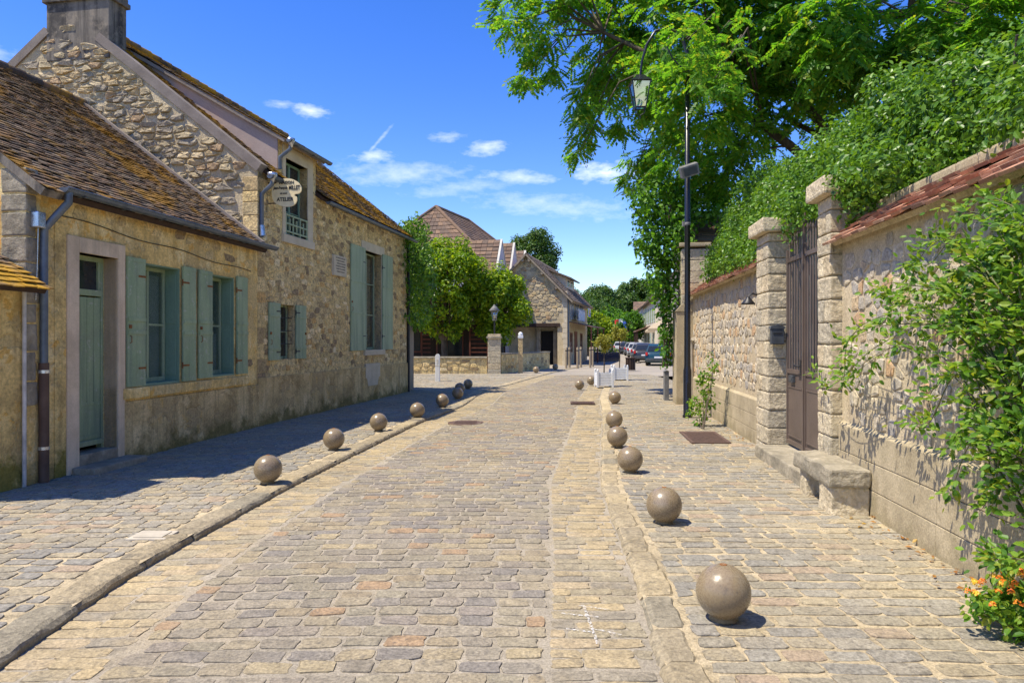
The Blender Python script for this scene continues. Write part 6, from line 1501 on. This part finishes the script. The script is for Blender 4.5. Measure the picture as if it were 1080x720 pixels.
q = MB(); q.lathe([(.0, .08), (.20, .08), (.21, .64), (.19, .64), (.18, .1), (0, .1)], n=18); q.build('liner', 'dark_iron', lb_)

# ------------------------------------------------------------------ parked cars
def make_car(paint):
    root = empty('parked_car'); L_, Wc, H = 4.05, 1.72, 1.47
    # side profile of the lower body, then the cabin; x forward, rear at 0
    low = [(.0, .38), (.04, .62), (.10, .90), (.35, .95), (1.2, .96), (2.75, .95), (3.45, .86), (3.92, .72), (4.05, .52), (4.02, .28), (3.4, .20), (.6, .20), (.06, .24)]
    mb = MB(); n = len(low); sec = [(0, .86), (.06, .96), (.22, 1.0), (.78, 1.0), (.94, .96), (1, .86)]; v = []
    for t, s_ in sec:
        for (x, z) in low: v.append((2.02 + (x - 2.02) * (.93 + .07 * s_ if t in (0, 1) else 1), (t - .5) * Wc, .5 + (z - .5) * s_))
    f = [tuple(range(n)), tuple(range(5 * n + n - 1, 5 * n - 1, -1))] + [(k * n + (i + 1) % n, k * n + i, (k + 1) * n + i, (k + 1) * n + (i + 1) % n) for k in range(5) for i in range(n)]
    mb.add(v, f, 0, True)
    cab = [(.12, .92), (.42, 1.34), (.70, 1.45), (1.7, 1.47), (2.3, 1.40), (3.05, .93)]; tp = []
    for s_, inset in ((-1, 0), (1, 0)):
        for (x, z) in cab: w_ = (Wc / 2 - .04) - .20 * (z - .92) / .55; tp.append((x, s_ * w_, z))
    m = len(cab); mb.add(tp, [tuple(range(m))[::-1], tuple(range(m, 2 * m))] + [(i, i + 1, m + i + 1, m + i) for i in range(m - 1)], 0, False)
    body = mb.build('body', paint, root)
    def glass(name, pts): q = MB(); q.add(pts, [tuple(range(len(pts)))]); return q.build(name, 'car_glass', root)
    wy = lambda z: (Wc / 2 - .04) - .20 * (z - .92) / .55
    glass('rear_window', [(.15 - .012, -wy(.98) + .10, .985), (.15 - .012, wy(.98) - .10, .985), (.40 - .012, wy(1.3) - .08, 1.315), (.40 - .012, -wy(1.3) + .08, 1.315)])
    glass('windscreen', [(2.97, -wy(.98) + .08, .985), (2.97, wy(.98) - .08, .985), (2.36, wy(1.36) - .06, 1.37), (2.36, -wy(1.36) + .06, 1.37)])
    for s_ in (-1, 1):
        for (a, b, c, d) in ((.55, 1.45, .68, 1.45), (1.52, 2.72, 1.52, 2.22)):
            glass('side_window', [(a, s_ * (wy(.99) + .008), .99), (b, s_ * (wy(.99) + .008), .99), (d, s_ * (wy(1.36) + .008), 1.36), (c, s_ * (wy(1.36) + .008), 1.36)])
        q = MB(); q.box(-.005, .20, s_ * .76 - .07, s_ * .76 + .07, .68, .90, b=.02); q.build('tail_light', 'lamp_red', root)
        q = MB(); q.box(3.78, 3.98, s_ * .62 - .15, s_ * .62 + .15, .60, .74, b=.02); q.build('headlight', 'lamp_clear', root)
        q = MB(); q.box(2.45, 2.65, s_ * .88 - .08, s_ * .88 + .08, .96, 1.08, b=.02); q.build('wing_mirror', paint, root)
        for x in (.72, 3.22):
            q = MB(); mt = Matrix.Translation((x, s_ * .76, .31)) @ Matrix.Rotation(math.pi / 2, 4, 'X')
            prof = [(.20, -.10), (.29, -.10), (.31, -.07), (.31, .07), (.29, .10), (.20, .10)]; N_ = 20
            vv = [tuple(mt @ Vector((r_ * math.cos(2 * math.pi * k / N_), r_ * math.sin(2 * math.pi * k / N_), z))) for r_, z in prof for k in range(N_)]
            q.add(vv, [(i * N_ + k, i * N_ + (k + 1) % N_, (i + 1) * N_ + (k + 1) % N_, (i + 1) * N_ + k) for i in range(5) for k in range(N_)], 0, True); wh = q.build('wheel', 'tyre', root)
            q = MB(); q.add([tuple(mt @ Vector((.21 * math.cos(2 * math.pi * k / N_), .21 * math.sin(2 * math.pi * k / N_), -s_ * .085))) for k in range(N_)], [tuple(range(N_))]); q.build('rim', 'alloy', wh)
    q = MB(); q.box(-.03, .12, -.78, .78, .30, .50, b=.04); q.build('bumper', 'grey_plastic', root)
    q = MB(); q.box(-.045, -.028, -.26, .26, .52, .63, b=.004); q.build('number_plate', 'white_paint', root)
    return root
CARS = [('car_teal', 8.62, 41.6, 'dark teal hatchback with red tail lights, nearest in the parked row', 14), ('car_charcoal', 8.95, 47.8, 'charcoal car parked just ahead of the teal hatchback', 15), ('car_grey', 9.85, 54.5, 'mid grey car third in the parked row', 16),
        ('car_silver', 10.7, 61.5, 'silver car fourth in the parked row', 16), ('car_grey', 11.6, 69, 'grey car fifth in the parked row', 15), ('car_charcoal', 12.3, 77, 'dark car sixth in the parked row', 14), ('car_silver', 12.9, 85.5, 'silver car at the far end of the parked row', 12)]
proto = {}
for p_, x, y, lab, ang in CARS:
    o = copy_tree(proto[p_]) if p_ in proto else make_car(p_); proto.setdefault(p_, o)
    o.location = (x + .45, y + 2.5, 0); o.scale = (.94,) * 3; o.rotation_euler.z = R(90 - ang); tag(o, lab, 'car', 'cars parked along the right side')
o = make_car('car_white'); o.location = (13.1, 97, 0); o.rotation_euler.z = R(180 + 76); tag(o, 'white car facing us far down the street', 'car')

# ------------------------------------------------------------------ far houses, terrace, trees
def street_house(name, x, y, m, L_, dep, ez, rz, wall, roof, lab, wins, side=-1, chim=True, shut='grey_green_paint'):
    """gabled house along the street; side -1 stands on the right (faces left), +1 on the left"""
    A = math.atan2(-1, -m) if side < 0 else math.atan2(1, m)
    root = empty(name, (x, y, 0), A, lab, 'house')
    q = MB(); q.box(0, L_, 0, dep, -.2, ez); q.prism([(0, ez), (dep, ez), (dep / 2, rz)], lambda a, b, d: (d, a, b), .01, L_ - .01); q.build('wall', wall, root)
    zf = lambda yy: ez + .06 + (rz - ez) / (dep / 2) * yy; r_ = MB()
    slope_slab(r_, -.2, L_ + .2, -.3, zf(-.3), dep / 2, zf(dep / 2), .12, 0); slope_slab(r_, -.2, L_ + .2, dep + .3, zf(-.3), dep / 2, zf(dep / 2), .12, 0)
    tiles(r_, -.2, L_ + .2, -.33, zf, dep / 2, .4, .42, .04, m=0, seed=int(x * 7 + y)); ro = r_.build('roof', roof, root)
    if chim: c = MB(); c.box(L_ * .3, L_ * .3 + .9, dep / 2 - .3, dep / 2 + .3, rz - .4, rz + .9, b=.02); c.box(L_ * .3 - .06, L_ * .3 + .96, dep / 2 - .36, dep / 2 + .36, rz + .9, rz + 1.0); c.build('chimney', 'chimney_render', ro)
    for (u, z, w_, h_) in wins: far_window(root, u, u + w_, z, z + h_, 'white_paint', shut=shut)
    d = MB(); d.box(L_ * .5, L_ * .5 + 1, -.06, -.002, 0, 2.1, b=.01); d.build('door', 'dark_wood', root)
    return root
def wgrid(L_, zs, step=2.6): return [(u, z, 1.0, 1.35) for z in zs for u in np.arange(1.0, L_ - 1.6, step)]
street_house('street_house', 14.9, 81, .128, 23, 7.5, 5.4, 9.6, 'cream_wall', 'brown_far_roof', 'long cream house with grey brown roof behind the parked cars on the right', wgrid(21, (3.2,), 2.8) + wgrid(21, (.9,), 4))
street_house('street_house', 19.6, 118, .128, 35, 8, 5.4, 8.4, 'pale_wall', 'brown_far_roof', 'pale house farther down the right side beyond the cream one', wgrid(23, (3.3, .8), 3))
street_house('street_house', 6.0, 118, .13, 9, 8, 3.4, 7.2, 'cream_wall', 'red_tile', 'small house with a bright red tiled roof at the end of the street', wgrid(9, (1.0,), 3), side=1)
street_house('street_house', 24, 140, -5.0, 18, 8, 6.6, 9.2, 'pale_wall', 'far_tile', 'long tiled roof house closing the view at the far end', wgrid(18, (3.5,), 3), side=-1)
rp = empty('cafe_pergola', (14.2, 79, 0), math.atan2(-1, -.128), 'dark brown cafe pergola with beige parasol canopy behind the parked cars', 'pergola')
q = MB(); q.prism([(-.9, 2.5), (.5, 3.0), (.5, 2.9), (-.9, 2.38)], lambda a, b, d: (d, a, b), 0, 11); q.build('canopy', 'canvas_brown', rp)
for u in np.arange(.2, 11, 2.1):
    q = MB(); q.box(u, u + .12, -.85, -.73, 0, 2.45); q.build('post', 'dark_wood', rp)
for i, (x, y, h_) in enumerate(((12.1, 56.5, 3.3), (13.2, 63.5, 3.2))):
    um = empty('parasol', (x, y, 0), .2, ['large beige parasol, the nearer of two behind the parked cars', 'large beige parasol, the farther of two behind the parked cars'][i], 'parasol', 'beige parasols')
    q = MB(); q.tube([(0, 0, 0), (0, 0, h_)], .035, 8); q.lathe([(.3, 0), (.3, .06), (.05, .1)], n=16); q.build('pole', 'grey_wood', um)
    q = MB(); q.lathe([(1.4, -.95), (1.41, -.78), (.8, -.38), (.12, 0), (0, .02)], (0, 0, h_), 8, 0, False); q.build('canopy', 'canvas_beige', um)
# flags on the far right front
for i, (px, py, mats) in enumerate(((653, 341, ('flag_blue', 'flag_white', 'flag_red')), (657.5, 347, ('flag_red', 'flag_yellow', 'flag_red')))):
    p = spot(px, py, 90); fl = empty('flag', p, R(-10), ['blue white and red flag on a pole far down the right side', 'red and yellow flag on a pole far down the right side'][i], 'flag', 'flags down the street')
    q = MB(); q.tube([(1.0, .0, -p.z), (1.0, 0, 1.2)], .05, 7); q.build('pole', 'lamp_grey', fl)
    for k, m_ in enumerate(mats):
        q = MB(); n_ = 4; v = []
        for j in range(n_ + 1):
            for z in (-.6, .75):
                x = .95 - (k + j / n_) * .5; v.append((x, .12 * math.sin(x * 5), z - .12 * (k + j / n_)))
        q.add(v, [(2 * j, 2 * j + 2, 2 * j + 3, 2 * j + 1) for j in range(n_)], 0, True); q.build('stripe', m_, fl)
TR = [(633, 326, 135, 4.6, 4.2, 'leaf_dark', 'dark round tree at the end of the street, left of the others'), (655, 325, 150, 4.4, 4.2, 'leaf_dark', 'dark broad tree at the end of the street above the tiled roof'), (674, 316, 165, 5.4, 5.4, 'leaf_dark', 'dark tree behind the far right roofs'), (700, 324, 150, 5, 5, 'leaf_dark', 'dark tree behind the ivy column far off'),
      (561, 272, 75, 3.2, 2.8, 'leaf_dark', 'tree showing above the stone inn roof'), (626, 344, 84, 2.4, 1.8, 'leaf_lime', 'bright green tree right of the inn awning'), (634, 346, 100, 2.5, 2.2, 'leaf_ivy', 'mid green tree in front of the red tiled roof'), (646, 350, 92, 1.6, 1.9, 'leaf_ivy', 'small green tree just right of the red tiled roof'),
      (666, 345, 76, 1.5, 1.9, 'leaf_ivy', 'green street tree in front of the cream house'), (643, 336, 128, 3.0, 2.0, 'leaf_ivy', 'green bushy tree under the far dark trees'), (620, 352, 70, 1.5, 1.6, 'leaf_dark', 'dark shrub like tree beside the inn awning'), (622, 336, 120, 3, 2.2, 'leaf_lime', 'light green tree far left of the red tiled roof'),
      (600, 338, 110, 7, 4.6, 'leaf_dark', 'broad dark tree hidden behind the inn'), (735, 330, 95, 8, 7, 'leaf_dark', 'tall dark tree behind the garden wall far off'), (800, 300, 60, 6, 5.5, 'leaf_dark', 'dark garden tree behind the right wall')]
for i, (px, py, Y, rx, rz_, lm, lab) in enumerate(TR):
    p = spot(px, py, Y); crown_tree('far_tree', (p.x, p.y, 0), lab, 'tree', max(1.0, p.z - rz_ * .8), (0, 0, p.z), (rx, rx, rz_), 46, rx * .3, 420 / max(1, rx * .3) ** 1.6, max(.16, Y * .0034), lm, 'trees down the street', 100 + i, .12 + rx * .03, .5)
# wooded rise closing the street far away
V, F = clump_leaves([np.array((x + 6 * npr.randn(), 235 + 12 * npr.randn(), 2.5 + 2.5 * npr.rand())) for x in range(-140, 180, 7)], [6.0] * 46, 26, 1.1, up=.6)
tag(np_mesh('distant_wood', V, F, 'leaf_dark'), 'dark wooded rise on the horizon beyond the village', 'wood', kind='stuff')
